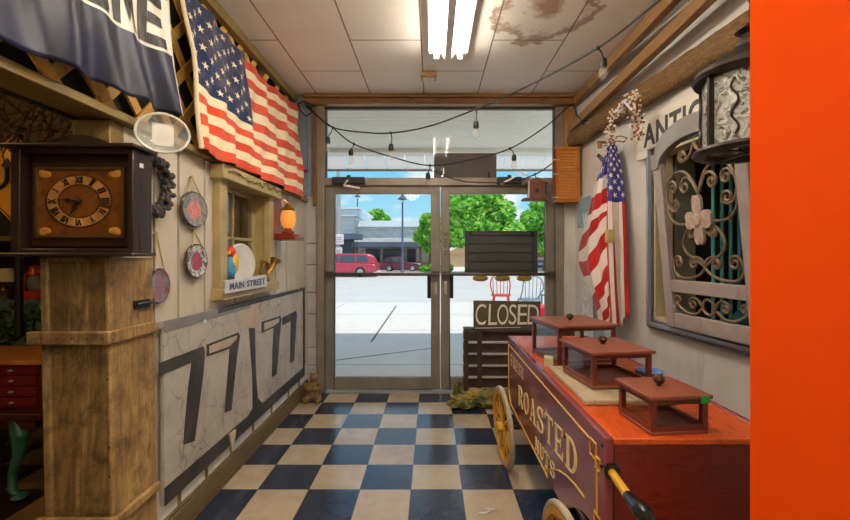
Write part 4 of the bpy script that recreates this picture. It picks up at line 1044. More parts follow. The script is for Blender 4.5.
onboard([[(248.6,328),(254.6,328),(255.5,370),(257.5,398),(263,404),(263,412),(244,430),(232,446),(232,436),(243,424),(252.5,408),(252,372)]], 'divider', DKM, .0028)
onboard([[(239,304),(258,299),(259,302),(240,307.5)],[(157.5,322.6),(239,304),(241,311),(158,329)]], 'top_shade', plain('smoky grey wash', (150,144,136), .6, 0, .25, 9), .0012)
for q_, r_ in ((LW(204.5,321.5,.036), .014), (LW(279,301,.036), .01)):
    m = MB(); m.lathe([(r_,0),(r_*.85,.004)], q_, 14, 'x'); m.build('rivet', plain('bare rivet', (224,222,216), .3, .5), t)
m = MB(); m.prism([(SX+.004,2.62,.305),(SX+.004,2.70,.30),(SX+.004,2.665,.18)], (.012,0,0)); m.build('bracket', plain('cream bracket', (214,200,166), .5), t)
# ================================================================== RIGHT SIDE
# framed opening in the right wall: big moulded frame
FRD = plain('dark pewter frame paint', (112,113,118), .28, .4, .2, 10)
wz0, wz1 = .875, 2.185; ws0, ws1 = rs(3.165)+.055, rs(1.90)
fr3 = MB(RWM)
fr3.box(ws0,ws0+.07,0,.04,wz0,wz1); fr3.box(ws1-.07,ws1,0,.04,wz0,wz1); fr3.box(ws0+.07,ws1-.07,0,.04,wz0,wz0+.07); fr3.box(ws0+.07,ws1-.07,0,.04,wz1-.07,wz1)
F3 = struct(fr3, 'window_3', FRD, bev=.01)
m = MB(RWM); a, b = .018, .05
m.box(ws0+a,ws0+b,.04,.06,wz0+a,wz1-a); m.box(ws1-b,ws1-a,.04,.06,wz0+a,wz1-a); m.box(ws0+b,ws1-b,.04,.06,wz0+a,wz0+b); m.box(ws0+b,ws1-b,.04,.06,wz1-b,wz1-a); m.build('outer_moulding', plain('steel blue moulding', (166,174,184), .25, .4), F3, bev=.008)
m = MB(RWM); a, b = .07, .088
m.box(ws0+a,ws0+b,-.1,.03,wz0+a,wz1-a); m.box(ws1-b,ws1-a,-.1,.03,wz0+a,wz1-a); m.box(ws0+b,ws1-b,-.1,.03,wz0+a,wz0+b); m.box(ws0+b,ws1-b,-.1,.03,wz1-b,wz1-a); m.build('inner_liner', plain('cream liner', (206,188,150), .5), F3, bev=.003)
# things seen through the frame
TEAL = plain('teal painted rod', (86,170,168), .4)
t = thing('rod_rack', 'teal upright rods standing in the dark behind the iron gate', 'rack', tuple(RWM @ Vector((1.46,-.46,.9))))
for i in range(5):
    m = MB(RWM); m.cyl((1.46,-.33-.065*i,.93),(1.46,-.33-.065*i,2.05),.012,n=10); m.build('rod', TEAL, t)
m = MB(RWM); m.box(1.42,1.50,-.62,-.30,.9,.93); m.box(1.43,1.49,-.62,-.30,2.05,2.07); m.build('rack_base', TEAL, t)
m = MB(RWM); m.box(1.32,1.35,-.29,-.13,.9,2.1); tag(m.build('grey_panel', plain('olive grey door panel', (136,132,112), .6), bev=.01), 'olive grey board leaning in the dark left part of the framed opening', 'board')
m = MB(RWM); m.lathe([(.02,0),(.08,.0),(.10,.06),(.11,.13),(.09,.17),(.05,.19),(.045,.2)], (1.97,-.17,.9), 24); tag(m.build('teal_jar', plain('teal glaze', (40,110,112), .2)), 'squat teal jar behind the lower scrolls of the iron gate', 'jar')
# the gate: weathered wood frame leaning out at the top, iron scrolls in it
g0 = RWM @ Vector((rs(2.925)+.135, .068, wz0+.07))
up = (Vector((0,0,1))+RN*.10).normalized(); nn = RD.cross(up).normalized()
if nn.dot(RN) < 0: nn = -nn
GM = basis(g0, RD, nn, up)
t = thing('gate', 'weathered wooden gate with iron scrollwork leaning in the dark wall frame', 'gate', tuple(g0))
GW = wall_paint('weathered grey gate wood', (156,144,140), (178,166,158), (124,112,106), 5)
W = .72; S_ = .075
def gb(nm, a, b, c, d, y0=0, y1=.035): 
    m = MB(GM); m.box(a,b,y0,y1,c,d); return m.build(nm, GW, t, bev=.004)
gb('stile', 0, S_, 0, 1.08); gb('stile', W-S_, W, 0, 1.08)
gb('rail', S_, W-S_, 0, .09); gb('rail', S_, W-S_, .225, .30)
m = MB(GM); A = []; B = []
for i in range(25):
    u = i/24; x = .0+W*u; e = abs(u-.5)*2
    z = 1.10 if e > .86 else 1.12+.125*(1-(e/.86)**2)**.6
    A.append((x,-.012,z)); B.append((x,-.012,(1.0 if e > .8 else 1.03+.105*(1-(e/.8)**2)**.6)))
m.strip(A, B, (0,.055,0)); m.build('arched_top_rail', plain('grey arch paint', (142,138,134), .5, 0, .15, 9), t, bev=.004)
SCR = plain('rusty wrought iron', (132,114,92), .55, .5, .3, 30)
def spiral(c, r0, r1, a0, turns, n=34):
    return [(c[0]+(r0+(r1-r0)*(i/n)**.8)*math.cos(a0+turns*2*PI*i/n), .015, c[1]+(r0+(r1-r0)*(i/n)**.8)*math.sin(a0+turns*2*PI*i/n)) for i in range(n+1)]
def sc_(pts, r=.0085):
    m = MB(GM); n_ = len(pts); m.tube(pts, r, 7); m.build('scroll', SCR, t)
cx = W/2; 
for s in (-1,1):
    X = lambda d: cx+s*d
    def mir(P): return [(cx+s*(p[0]), p[1], p[2]) for p in P]
    def bez(a,b,c,d,n=20): return [tuple(Vector(a)*(1-q)**3+Vector(b)*3*q*(1-q)**2+Vector(c)*3*q*q*(1-q)+Vector(d)*q**3) for q in [i/n for i in range(n+1)]]
    V3 = lambda x,z: (x,.015,z)
    # big curls over the medallion, a heart below it, flares at the foot
    sc_(mir(bez(V3(.0,.80),V3(.03,.88),V3(.07,.96),V3(.15,.95))+bez(V3(.15,.95),V3(.27,.94),V3(.28,.82),V3(.265,.73))[1:]+bez(V3(.265,.73),V3(.25,.64),V3(.16,.62),V3(.07,.65))[1:]))
    sc_(mir(bez(V3(.265,.79),V3(.26,.72),V3(.20,.70),V3(.165,.745))+spiral((.205,.755),.04,.010,PI+.2,-1.2)[1:]))
    sc_(mir(bez(V3(.0,.80),V3(.03,.86),V3(.06,.93),V3(.115,.90))+spiral((.105,.855),.042,.010,PI/2-.2,-1.35)[1:]))
    sc_(mir(bez(V3(.25,.86),V3(.24,.92),V3(.17,.91),V3(.175,.86))+spiral((.205,.86),.03,.009,PI,1.2)[1:]))
    sc_(mir(bez(V3(.06,.63),V3(.15,.60),V3(.20,.50),V3(.12,.455))+bez(V3(.12,.455),V3(.07,.43),V3(.03,.41),V3(.0,.385))[1:]))
    sc_(mir(bez(V3(.03,.60),V3(.05,.55),V3(.11,.54),V3(.105,.575))+spiral((.08,.578),.026,.008,0,1.2)[1:]))
    sc_(mir(bez(V3(.0,.385),V3(.04,.32),V3(.13,.315),V3(.19,.315))+bez(V3(.19,.315),V3(.27,.32),V3(.28,.40),V3(.245,.435))[1:]+spiral((.215,.41),.042,.010,.6,1.4)[1:]))
    sc_(mir(bez(V3(.0,.40),V3(.02,.45),V3(.10,.455),V3(.115,.41))+spiral((.085,.405),.03,.009,0,-1.2)[1:]))
    sc_(mir(bez(V3(.0,1.10),V3(.01,1.02),V3(.12,.97),V3(.135,1.03))+spiral((.098,1.03),.037,.010,0,1.4)[1:]))
    # lower panel
    sc_(mir(bez(V3(.055,.16),V3(.09,.23),V3(.15,.20),V3(.15,.17))+spiral((.122,.165),.028,.008,0,-1.2)[1:]))
    sc_(mir(bez(V3(.06,.14),V3(.12,.07),V3(.22,.10),V3(.28,.17))+spiral((.25,.175),.03,.008,0,1.2)[1:]))
m = MB(GM); m.tube([(cx+.045*math.cos(2*PI*i/28),.015,.157+.045*math.sin(2*PI*i/28)) for i in range(28)], .0085, 7, True); m.build('ring', SCR, t)
m = MB(GM); P = []
for i in range(32):
    a = 2*PI*i/32; r = .045+.055*abs(math.cos(2*a))**2+.022*abs(math.sin(4*a)); P.append((cx+math.cos(a)*r*.95, .02, .655+math.sin(a)*r*1.35))
m.prism(P, (0,.018,0)); m.ball((cx,.04,.655),(.03,.012,.04)); m.build('medallion', plain('chipped pinkish iron', (176,156,142), .6, 0, .25, 30), t, bev=.004)
m = MB(GM); m.box(.02,.075,-.004,.0,.0,.03); m.box(.66,.72,.035,.045,.03,.055); m.build('hinge', IRON, t)
# ANTIQUES board
t = thing('antiques_sign', 'cream board lettered ANTIQUES above the dark wall frame', 'sign', tuple(RW(637,159,.02)))
s0, s1 = rs(3.30), rs(1.95); z0, z1 = 2.20, 2.40
s0 = rs(3.295)+.10; s1 = s0+1.5; zb1, zt1 = 2.09, 2.385
m = MB(RWM); m.box(s0, s1, .045, .065, zb1+.055, zt1); m.box(s0, s0+.13, .045, .0649, zb1, zb1+.056); m.build('board', wall_paint('cream sign board', (234,228,214), (224,216,200), (196,184,160), 5), t, bev=.003)
m = MB(RWM); la = rs(3.225)+.125; lb = la+.93
text_on(m, 'ANTIQUES', lambda u,v: Vector((la+(lb-la)*u, .065, 2.135+.19*v)), (0,1,0), .022, 1.12, .004)
m.build('lettering', plain('charcoal letter paint', (74,74,72), .5), t)
# lantern on a bracket
lc = Vector((1.262, 1.70, 1.805)); t = thing('lantern', 'round dark bronze lantern with wavy glass hung beside the orange wall', 'lantern', tuple(lc))
m = MB(); m.lathe([(.03,.36),(.15,.345),(.196,.32),(.204,.30),(.196,.285),(.17,.28)], lc, 40); m.build('roof', IRON, t)
m = MB(); m.lathe([(.15,.345),(.12,.37),(.09,.39),(.06,.41),(.055,.43),(.03,.44),(.035,.46),(.055,.475),(.03,.495),(.012,.51)], lc, 24); m.build('finial', IRON, t)
m = MB(); m.grid([[lc+Vector((r*math.cos(2*PI*i/40), r*math.sin(2*PI*i/40), z)) for i in range(41)] for r, z in ((.158,-.012),(.195,-.012),(.204,.0),(.198,.012),(.160,.018),(.150,.01),(.158,-.012))]); m.build('base_ring', IRON, t)
m = MB(); m.bar(lc+Vector((-.155,0,0)), lc+Vector((.155,0,0)), .02, .008); m.bar(lc+Vector((0,-.155,0)), lc+Vector((0,.155,0)), .02, .008); m.cyl(lc+Vector((0,0,-.004)), lc+Vector((0,0,.022)), .03, n=16); m.build('base_cross', IRON, t)
gl = NT('wavy silvered glass'); v = gl.coord(); g = gl.noise(v, 16, 4, .6, 2.2)
gl.base(gl.ramp(g, [(.35, lin((86,82,74))), (.5, lin((214,212,204))), (.66, lin((120,116,106)))])); gl.bump(g, .8, .02); gl.bsdf.inputs['Alpha'].default_value = .8; GLX = gl.set(.1, .15, .7)
m = MB(); P = [[lc+Vector((.165*math.cos(2*PI*i/48), .165*math.sin(2*PI*i/48), z)) for i in range(49)] for z in (.02,.1,.19,.285)]; m.grid(P); m.build('glass', GLX, t)
for k in range(6):
    a = 2*PI*k/6+.12; m = MB(); p = lc+Vector((.172*math.cos(a),.172*math.sin(a),.01)); m.bar(p, p+Vector((0,0,.28)), .012, .03, (math.cos(a),math.sin(a),0)); m.build('post', IRON, t)
for k in range(6):
    a = 2*PI*k/6+.12+PI/6; m = MB(); p = lc+Vector((.172*math.cos(a),.172*math.sin(a),.04)); d = Vector((-math.sin(a),math.cos(a),0))
    m.tube([p+d*(.012*math.sin(i*.42))+Vector((0,0,.007*i)) for i in range(31)], .0045, 6); m.build('scroll', IRON, t)
m = MB(); m.cyl(lc+Vector((0,0,.02)), lc+Vector((0,0,.09)), .03, n=16); m.ball(lc+Vector((0,0,.14)), (.03,.03,.05)); m.build('candle', plain('ivory candle', (232,222,196), .4), t)
top = lc+Vector((0,0,.50)); m = MB()
for k in range(24):
    z = top.z+.01+k*.03
    if z > 2.975: break
    o = Vector((top.x, top.y, z)); ax = Vector((1,0,0)) if k % 2 else Vector((0,1,0))
    m.tube([o+ax*.009*math.cos(2*PI*i/12)+Vector((0,0,.02*math.sin(2*PI*i/12))) for i in range(12)], .003, 5, True)
m.cyl((top.x,top.y,2.975),(top.x,top.y,2.999),.03); m.build('chain', IRON, t)
# flower garland over the log
t = thing('flower_garland', 'looped garland of small white dried flowers over the split log', 'garland', tuple(RW(622,120,.18)))
m = MB(); A = [(613,141),(611,128),(614,116),(622,108),(630,98),(636,100),(637,112),(635,122),(639,132),(637,138)]
pts = []
off = .215
PP = [RW(x,y,off-.04*(i>6)) for i,(x,y) in enumerate(A)]; CP = Cloth([PP, PP])
curve = [CP.cr(PP, i/60) for i in range(61)]; m.tube(curve, .007, 6); m.build('stem', plain('brown vine', (120,88,56), .8), t)
rr = random.Random(5); m = MB(); m2 = MB()
for p in curve:
    for k in range(5):
        q = p+Vector((rr.gauss(0,.018),rr.gauss(0,.02),rr.gauss(0,.018)))
        (m if rr.random() < .65 else m2).ball(q, (.010,.010,.009), 6, 4)
m.build('blossoms', plain('ivory blossom', (236,224,206), .7), t)['kind'] = 'stuff'; m2.build('buds', plain('rusty bud', (150,96,64), .7), t)['kind'] = 'stuff'
m = MB(); Pc = [RW(x,y,.22) for x,y in ((614,112),(618,107),(624,106),(622,111))]
m.prism(Pc, RN*.006); Pc = [RW(x,y,.23) for x,y in ((622,100),(625,100),(634,109),(632,111))]; m.prism(Pc, RN*.006); m.build('ribbon', plain('lilac white ribbon', (214,208,226), .6), t)
m = MB(); Pv = [RW(x,y,.19) for x,y in ((608,140),(614,137),(621,136),(627,138),(624,142),(616,141),(610,144),(604,146))]; m.tube(Pv, .005, 6); m.build('vine_tail', MC['brown vine'], t)
# shutter box on the post
t = thing('shutter_cabinet', 'amber cane panelled wooden wall box between the doors and the right flag', 'cabinet', (1.33, 4.2, 1.92))
AMB = grain('amber varnished wood', [(150,80,20),(196,118,40),(172,98,28)], .35, 3, (9,9,1.5))
xa, xb = (555.5-CX)*4.2/F, (579.5-CX)*4.2/F; za, zb = EYE-(202-CY)*4.2/F, EYE-(147-CY)*4.2/F
m = MB(); m.box(xa,xb,4.2,4.31,za,zb); m.build('box', AMB, t, bev=.005)
m = MB()
for a,b,c,d in ((xa,xb,za,za+.03),(xa,xb,zb-.03,zb),(xa,xa+.03,za+.03,zb-.03),(xb-.03,xb,za+.03,zb-.03)): m.box(a,b,4.185,4.2,c,d)
m.build('door_frame', AMB, t, bev=.003)
m = MB()
for i in range(16): m.box(xa+.03,xb-.03,4.19,4.2,za+.035+i*(zb-za-.07)/16,za+.035+(i+.72)*(zb-za-.07)/16)
m.build('slatted_panel', grain('amber cane', [(186,112,40),(216,146,64)], .5, 5, (3,9,9)), t)
m = MB(); m.box(xa-.028,xa-.002,4.18,4.22,za+.02,zb-.02); m.build('side_strip', grain('dark red strip', [(96,44,16),(126,64,26)], .4, 3, (9,9,1)), t, bev=.002)
for z in (za+.04,(za+zb)/2,zb-.13):
    m = MB(); m.tube([(xa-.03,4.175,z),(xa+.03,4.175,z)], .006, 6); m.build('hinge', plain('pale hinge', (216,206,190), .3, .5), t)
m = MB(); m.bar((xb-.06,4.3,za+.25),(xb+.0,4.345,za+.25),.03,.03); m.build('wall_bracket', AMB, t)
# black tag on the wall
m = MB(RWM); p = RW(603,158,.0); s_ = rs(p.y); m.prism([(s_-.10,.001,p.z+.04),(s_-.06,.001,p.z+.055),(s_+.07,.001,p.z-.045),(s_+.03,.001,p.z-.06)], (0,.012,0)); tg = m.build('wall_tag', plain('black tag', (40,44,48), .4), bev=.003); tag(tg, 'small tilted black tag on the white wall beside the right flag', 'tag')
m = MB(RWM); m.tube([(s_-.02+.02*math.cos(i*PI/6),.0135,p.z+.0+.014*math.sin(i*PI/6)) for i in range(12)], .003, 5, True); m.build('printed_ring', plain('grey print on tag', (150,156,158), .4), tg)
# vertical WELCOME board
t = thing('welcome_board', 'narrow upright white board lettered WELCOME down its face behind the right flag', 'sign', tuple(RW(585,300,.02)))
ya_, yb_ = RW(577.5,300,.03).y, RW(592,300,.03).y
m = MB(RWM); m.box(rs(ya_), rs(yb_), .01, .035, .52, 1.97); m.build('board', wall_paint('streaky white board paint', (232,230,224), (214,214,214), (184,186,190), 5), t, bev=.004)
m = MB(RWM); m.box(rs(yb_), rs(yb_)+.17, .005, .02, .52, 1.92); m.build('grey_strip', plain('flat grey', (120,118,116), .6), t)  # flat grey strip beside the lettered board
m = MB(RWM); m.box(rs(ya_)+.01, rs(yb_)-.01, .035, .037, 1.66, 1.95); m.build('blue_band', plain('pale blue band', (150,178,190), .5), t)
a, b = rs(ya_), rs(yb_); mid = (a+b)/2+.04; wl = (b-a)*.42
for i, ch in enumerate('WELCOME'):
    zt = 1.80-i*.172
    m = MB(RWM); text_on(m, ch, lambda u,v: Vector((mid-wl/2+wl*u, .0375, zt-.145+.145*v)), (0,1,0), .01, 1, .003); m.build('letter', plain('silver letter', (250,250,250), .3), t)
# right flag on a short pole
FLAG2 = us_flag('bright flag cloth', (178,34,34), (238,226,216), (54,58,132), .46, .034, 1.9, .12)
t = thing('flag', 'stars and stripes flag gathered and hanging beside the right wall frame', 'flag', tuple(RW(610,150,.1)))
off = .10
q = lambda x,y,o: RW(x,y,o)
rowsR = [[q(612,325,.13), q(618,327,.19), q(622,324,.13), q(627,316,.11)],
         [q(609,280,.12), q(615,282,.19), q(620,282,.12), q(626,280,.10)],
         [q(607,235,.11), q(613,237,.18), q(619,237,.12), q(625,235,.09)],
         [q(607,195,.10), q(612,196,.16), q(618,197,.11), q(623,196,.08)],
         [q(608.5,165,.10), q(612,164,.15), q(616,164,.11), q(620,166,.08)],
         [q(610,144,.09), q(611.5,143,.12), q(613.5,143,.10), q(615.5,144,.08)]]
cR = Cloth(rowsR); wR = lambda u,v: RN*(.022*math.sin(u*17)*(1-v*.6))
m = MB(); cR.mesh(m, 36, 70, wR, lambda u,v: (.03+(1-v)*1.0, .995-.50*u)); m.build('hanging_fold', FLAG2, t, solid=.002)
rowsL = [[q(600,323,.16), q(604,328,.20), q(608,328,.19), q(612,326,.16)],
         [q(594,300,.17), q(600,305,.24), q(606,308,.20), q(612,306,.15)],
         [q(581,266,.16), q(591,278,.25), q(600,281,.21), q(610,276,.15)],
         [q(580,249,.15), q(588,247,.22), q(597,243,.20), q(609,237,.14)],
         [q(588,218,.15), q(593,214,.21), q(600,209,.19), q(608,204,.14)],
         [q(594,190,.14), q(598,187,.18), q(603,184,.17), q(607,180,.13)],
         [q(601,166,.12), q(603,164,.15), q(605,163,.14), q(607,161,.12)],
         [q(607,148,.10), q(608,147,.12), q(609,146,.12), q(610,145,.11)]]
cL = Cloth(rowsL); wL = lambda u,v: RN*(.014*math.sin(u*15+v*4)*(1-v*.7))
def uvL(u, v):
    w = 1-v                                     # 0 at the knot
    k = .33+ .87*w + (.10*u if w > .45 else 0)  # stripes run across, then fall
    return (.10+u*.25 if k < 7/13 else .5, 1-k-max(0,w-.45)*.35*u)
cL.mesh(MB(), 2, 2)
m = MB(); cL.mesh(m, 28, 80, wL, uvL); m.build('gathered_fold', FLAG2, t, solid=.002)
m = MB(); m.tube([q(608.5,150,.085), q(609,200,.09), q(611,260,.10), q(614,318,.10)], .011, 8); m.build('flag_pole', plain('cream pole', (222,206,176), .4), t)
m = MB(RWM); p = q(611,146,0); s_ = rs(p.y); m.cyl((s_,.0,p.z+.03),(s_,.12,p.z+.03),.012); m.tube([(s_,.1,p.z+.03),(s_,.1,p.z-.02)], .02, 8); m.build('wall_hook', plain('rusty hook', (150,110,80), .5, .5), t)
m = MB(); c_ = q(610,236,.22); m.box(c_.x-.035,c_.x+.035,c_.y-.02,c_.y+.02,c_.z-.05,c_.z+.05); m.build('tie', plain('tan tie knot', (206,178,120), .6), t, bev=.012)

# ------------------------------------------------------------------ the nut cart
CX0, CX1, CYN, CYF, CZT, CZB = .56, 1.15, 1.392, 3.19, .80, .30
MAR = plain('glossy maroon paint', (138,62,66), .18, 0, .08, 3)
TOPO = grain('orange red stained top', [(176,62,20),(216,92,34),(196,74,24)], .22, 3, (8,1.5,8))
FRONT = grain('deep red mahogany', [(84,16,10),(118,30,16),(98,22,12)], .25, 3, (2,8,8))
GOLD = plain('gold leaf paint', (232,180,70), .35, .2, .06, 20)
CREAM = plain('pale gold letter paint', (250,226,150), .4, 0, .05, 20)
t = thing('nut_cart', 'maroon and orange push cart lettered ROASTED NUTS on spoked wheels', 'cart', ((CX0+CX1)/2, 2.2, 0))
# side panel with an arch over the front wheel
wyc, wr = 1.47, .26; WX = .470
pan = [(CYF,CZT),(CYN,CZT),(CYN,.46)]
for i in range(9):
    pan.append((wyc-.11+i*.06, .44+.06*math.sin(PI*i/8)-.13*(i/8)))
pan += [(CYF-.12,CZB),(CYF,CZB+.09)]
for nm, x in (('side_panel', CX0), ('side_panel', CX1-.03)):
    m = MB(); m.prism([(x,y,z) for y,z in pan], (.03,0,0)); m.build(nm, MAR, t, bev=.006)
m = MB(); m.box(CX0+.03,CX1-.03,CYN+.004,CYN+.03,.36,CZT-.022); m.build('front_panel', FRONT, t, bev=.003)
m = MB(); m.box(CX0+.03,CX1-.03,CYF-.03,CYF-.005,.36,CZT-.022); m.build('back_panel', FRONT, t, bev=.003)
m = MB(); m.box(CX0+.03,CX1-.03,CYN,CYF-.002,CZT-.022,CZT-.002); m.build('top_board', TOPO, t, bev=.003)
m = MB(); m.box(CX0+.03,CX1-.03,CYN+.03,CYF-.03,.36,.38); m.build('bottom_board', FRONT, t)
xg = CX0-.0015
m = MB()
def gl_(pts, w=.004): m.tube([(xg,y,z) for y,z in pts], w, 6)
gl_([(CYF-.05,.745),(1.53,.745)]); gl_([(1.455,.69),(1.455,.52)]); gl_([(CYF-.15,.34),(2.10,.325)]); 
gl_([(CYF-.05,.745),(CYF-.06,.42),(CYF-.15,.34)]); gl_([(2.10-.105*i,.335+.085*math.sin(PI*i/7)**.7+.02*i) for i in range(1,6)])
m.build('pinstripe', GOLD, t)
for (y,z,r) in ((1.49,.722,.028),(1.45,.69,.02),(1.455,.49,.024),(2.10,.337,.02)):
    m = MB(); m.tube([(xg,y-r,z-r),(xg,y+r,z-r),(xg,y+r,z+r),(xg,y-r,z+r)], .0035, 6, True); m.build('corner_flourish', GOLD, t)
SH = plain('brown letter shadow', (70,34,20), .4)
def cartword(word, ya, yb, z0a, z1a, z0b, z1b, nm, mat):
    f = quadfn((CX0,ya,z0a),(CX0,yb,z0b),(CX0,ya,z1a),(CX0,yb,z1b)); mb = MB(); serif_word(mb, word, f, (-1,0,0), .0025)
    mb.build(nm, mat, t, label=word.lower()+' lettering in pale gold')
cartword('ROASTED', 2.80, 1.645, .43, .555, .525, .665, 'lettering', CREAM)
cartword('NUTS', 2.335, 1.95, .347, .415, .364, .44, 'lettering', CREAM)
cartword('FRESH', 3.06, 2.62, .615, .695, .63, .705, 'lettering', plain('faded gold paint', (196,150,100), .4))
def wheel(X, Y, lean, lab=None):
    R = Matrix.Translation((X,Y,wr+.004)) @ Matrix.Rotation(.07 if X < .8 else -.07, 4, 'Z') @ Matrix.Rotation(lean, 4, 'Y')
    n_ = 40; cir = lambda r, x: [(x, r*math.cos(2*PI*i/n_), r*math.sin(2*PI*i/n_)) for i in range(n_)]
    m = MB(R); m.tube(cir(wr-.013,0), .014, 10, True); w_ = m.build('wheel', plain('pale rubber tyre', (176,164,140), .6), t)
    m = MB(R)
    Pr = [[Vector(p) for p in cir(r, x)] for r, x in ((wr-.024,-.016),(wr-.024,.016),(wr-.048,.014),(wr-.048,-.014),(wr-.024,-.016))]
    m.grid([r_+[r_[0]] for r_ in Pr]); m.build('rim', plain('yellow wheel paint', (214,158,40), .35), w_)
    m = MB(R); m.lathe([(.02,-.05),(.036,-.04),(.036,.035),(.022,.05)], (0,0,0), 16, 'x'); m.build('hub', MC['yellow wheel paint'], w_)
    for k in range(12):
        a = 2*PI*k/12; m = MB(R); m.cyl((0,.03*math.cos(a),.03*math.sin(a)),(0,(wr-.04)*math.cos(a),(wr-.04)*math.sin(a)),.007,.006,8); m.build('spoke', MC['yellow wheel paint'], w_)
    return w_
for X, ln in ((WX,.05),(CX1+.0+.075,-.05)):
    for Y in (2.84, wyc): wheel(X, Y, -ln if X < .8 else -ln)
for Y in (2.84, wyc):
    m = MB(); m.cyl((WX+.01,Y,wr),(CX1+.06,Y,wr),.016); m.build('axle', IRON, t)
    for x in (CX0+.08,CX1-.1):
        m = MB(); m.box(x-.02,x+.02,Y-.04,Y+.04,wr-.02,.362); m.build('axle_block', IRON, t)
m = MB(); m.cyl((.575,1.39,.70),(.566,1.235,.696),.0125,.0135,14); m.build('handle', plain('yellow lever paint', (216,164,24), .35), t)
p0, p1 = Vector((.567,1.245,.696)), Vector((.563,1.115,.706)); d = p1-p0
m = MB(); m.tube([p0, p0+d*.25, p0+d*.55, p0+d*.8, p0+d*.95, p1], [.0145,.018,.024,.026,.019,.004], 16); m.build('hand_grip', plain('black lever grip', (24,28,26), .2), t)
m = MB(); m.lathe([(.028,0),(.02,.012),(.012,.02)], (.578,1.378,.70), 14, 'y'); m.cyl((.578,1.397,.70),(.578,1.37,.70),.02); m.build('lever_mount', IRON, t)
m = MB()
for y,z in ((1.415,.70),(1.41,.77),(1.80,.635)): m.ball((CX0-.002,y,z), .007, 8, 6)
m.build('screw', IRON, t)
# tray board and glass cases on the cart
TZ = CZT-.0015
t = thing('wooden_tray', 'flat weathered wooden tray board lying on the cart under the middle case', 'tray', (.78,1.96,TZ))
TW = wall_paint('weathered oak board', (170,150,120), (196,180,150), (134,114,86), 7)
m = MB(); m.box(.645,.93,1.74,2.2,TZ,TZ+.014); m.build('base_board', TW, t)
for a in ((.605,.645,1.70,2.24),(.93,.97,1.70,2.24),(.645,.93,1.70,1.74),(.645,.93,2.2,2.24)):
    m = MB(); m.box(*a[:2],*a[2:],TZ,TZ+.02); m.build('border_strip', TW, t, bev=.004)
CASEW = grain('red mahogany case wood', [(84,30,18),(116,48,30),(98,38,24)], .3, 3, (6,6,6))
CASET = grain('red brown case lid', [(116,54,38),(142,76,56),(128,64,46)], .32, 3, (1.5,8,8))
def case(label, x, y, z, w, d, h, rot, over, stick=False):
    t = thing('display_case', label, 'display case', (x,y,z), 'glass display cases on the cart')
    R = Matrix.Translation((x,y,z)) @ Matrix.Rotation(rot, 4, 'Z'); p = .02
    for a in (0,1):
        for b in (0,1):
            m = MB(R); xx = a*(w-p); yy = b*(d-p); m.box(xx,xx+p,yy,yy+p,0.012,h); m.build('corner_post', CASEW, t, bev=.002)
    m = MB(R); m.box(0,w,0,d,0,.012); m.build('base', CASET, t, bev=.002)
    for zz in (.012, h-.018):
        m = MB(R); m.box(p,w-p,.002,p-.004,zz,zz+.018); m.box(p,w-p,d-p+.004,d-.002,zz,zz+.018); m.box(.002,p-.004,p,d-p,zz,zz+.018); m.box(w-p+.004,w-.002,p,d-p,zz,zz+.018); m.build('rail', CASEW, t)
    m = MB(R)
    for a in ((p,w-p,.008,.011),(p,w-p,d-.011,d-.008)): m.box(a[0],a[1],a[2],a[3],.03,h-.018)
    for a in ((.008,.011),(w-.011,w-.008)): m.box(a[0],a[1],p,d-p,.03,h-.018)
    m.build('glass', PANE, t)
    m = MB(R); m.box(-over,w+over,-over,d+over,h,h+.014); l = m.build('lid', CASET, t, bev=.003)
    m = MB(R); m.lathe([(.008,0),(.009,.006),(.017,.012),(.021,.022),(.017,.032),(.006,.038)], (w*.48,d*.52,h+.014), 18); m.build('knob', plain('dark turned knob', (66,36,26), .3), l)
    if stick:
        m = MB(R); m.box(w-.035,w-.003,-over-.002,-over,h-.012+.012-.012,h+.012); m.build('price_sticker', plain('green sticker', (40,170,60), .4), l)
case('tallest glazed mahogany case, farthest back on the cart by the doors', .672, 2.285, TZ, .335, .355, .206, .17, .012)
case('middle glazed mahogany case standing on the weathered tray board', .69, 1.845, TZ+.02, .275, .30, .145, .13, .012)
case('smallest glazed mahogany case with green sticker, nearest on the cart', .72, 1.41, TZ, .20, .205, .118, .10, .010, True)
t = thing('glass_ashtray', 'small cut blue glass dish on the cart right of the middle case', 'dish', (1.04,2.06,TZ))
m = MB(); m.lathe([(.05,0),(.062,.03),(.065,.045),(.055,.045),(.045,.015),(.0,.012)], (1.04,2.06,TZ), 12); m.build('dish', plain('blue cut glass', (110,150,200), .08, 0, .4, 60), t)
m = MB(); m.prism([(.60,2.30,TZ),(.64,2.27,TZ),(.655,2.33,TZ),(.615,2.36,TZ)], (0,0,.05)); tag(m.build('small_card', plain('pale green card', (196,200,160), .6), bev=.004), 'small pale green box on the cart edge before the tall case', 'box')
# ================================================================== STRING LIGHTS, DOOR THINGS
CORD = plain('dark green cord', (38,44,38), .6)
def string(name, label, pts, bulbs, loc):
    t = thing('string_light', label, 'string lights', loc, None)
    c = Cloth([pts, pts]); m = MB(); cv = [c.cr(pts, i/90) for i in range(91)]
    m.tube(cv, .0065, 6); m.build('cord', CORD, t)
    for f_, drop in bulbs:
        p = c.cr(pts, f_); d = Vector(drop); q_ = p+d
        m = MB(); m.tube([p, p+d*.5+Vector((.008,0,0)), q_], .005, 6); m.ball(p, .014, 8, 6); s_ = m.build('dropper', CORD, t)
        m = MB(); m.lathe([(.012,.0),(.021,-.01),(.024,-.05),(.021,-.062)], q_, 14); m.build('bulb_socket', plain('black bulb socket', (34,38,36), .5), s_)
        m = MB(); m.lathe([(.016,-.06),(.022,-.075),(.031,-.10),(.030,-.12),(.018,-.142),(.003,-.15)], q_, 16); m.build('bulb', BULBG, s_)
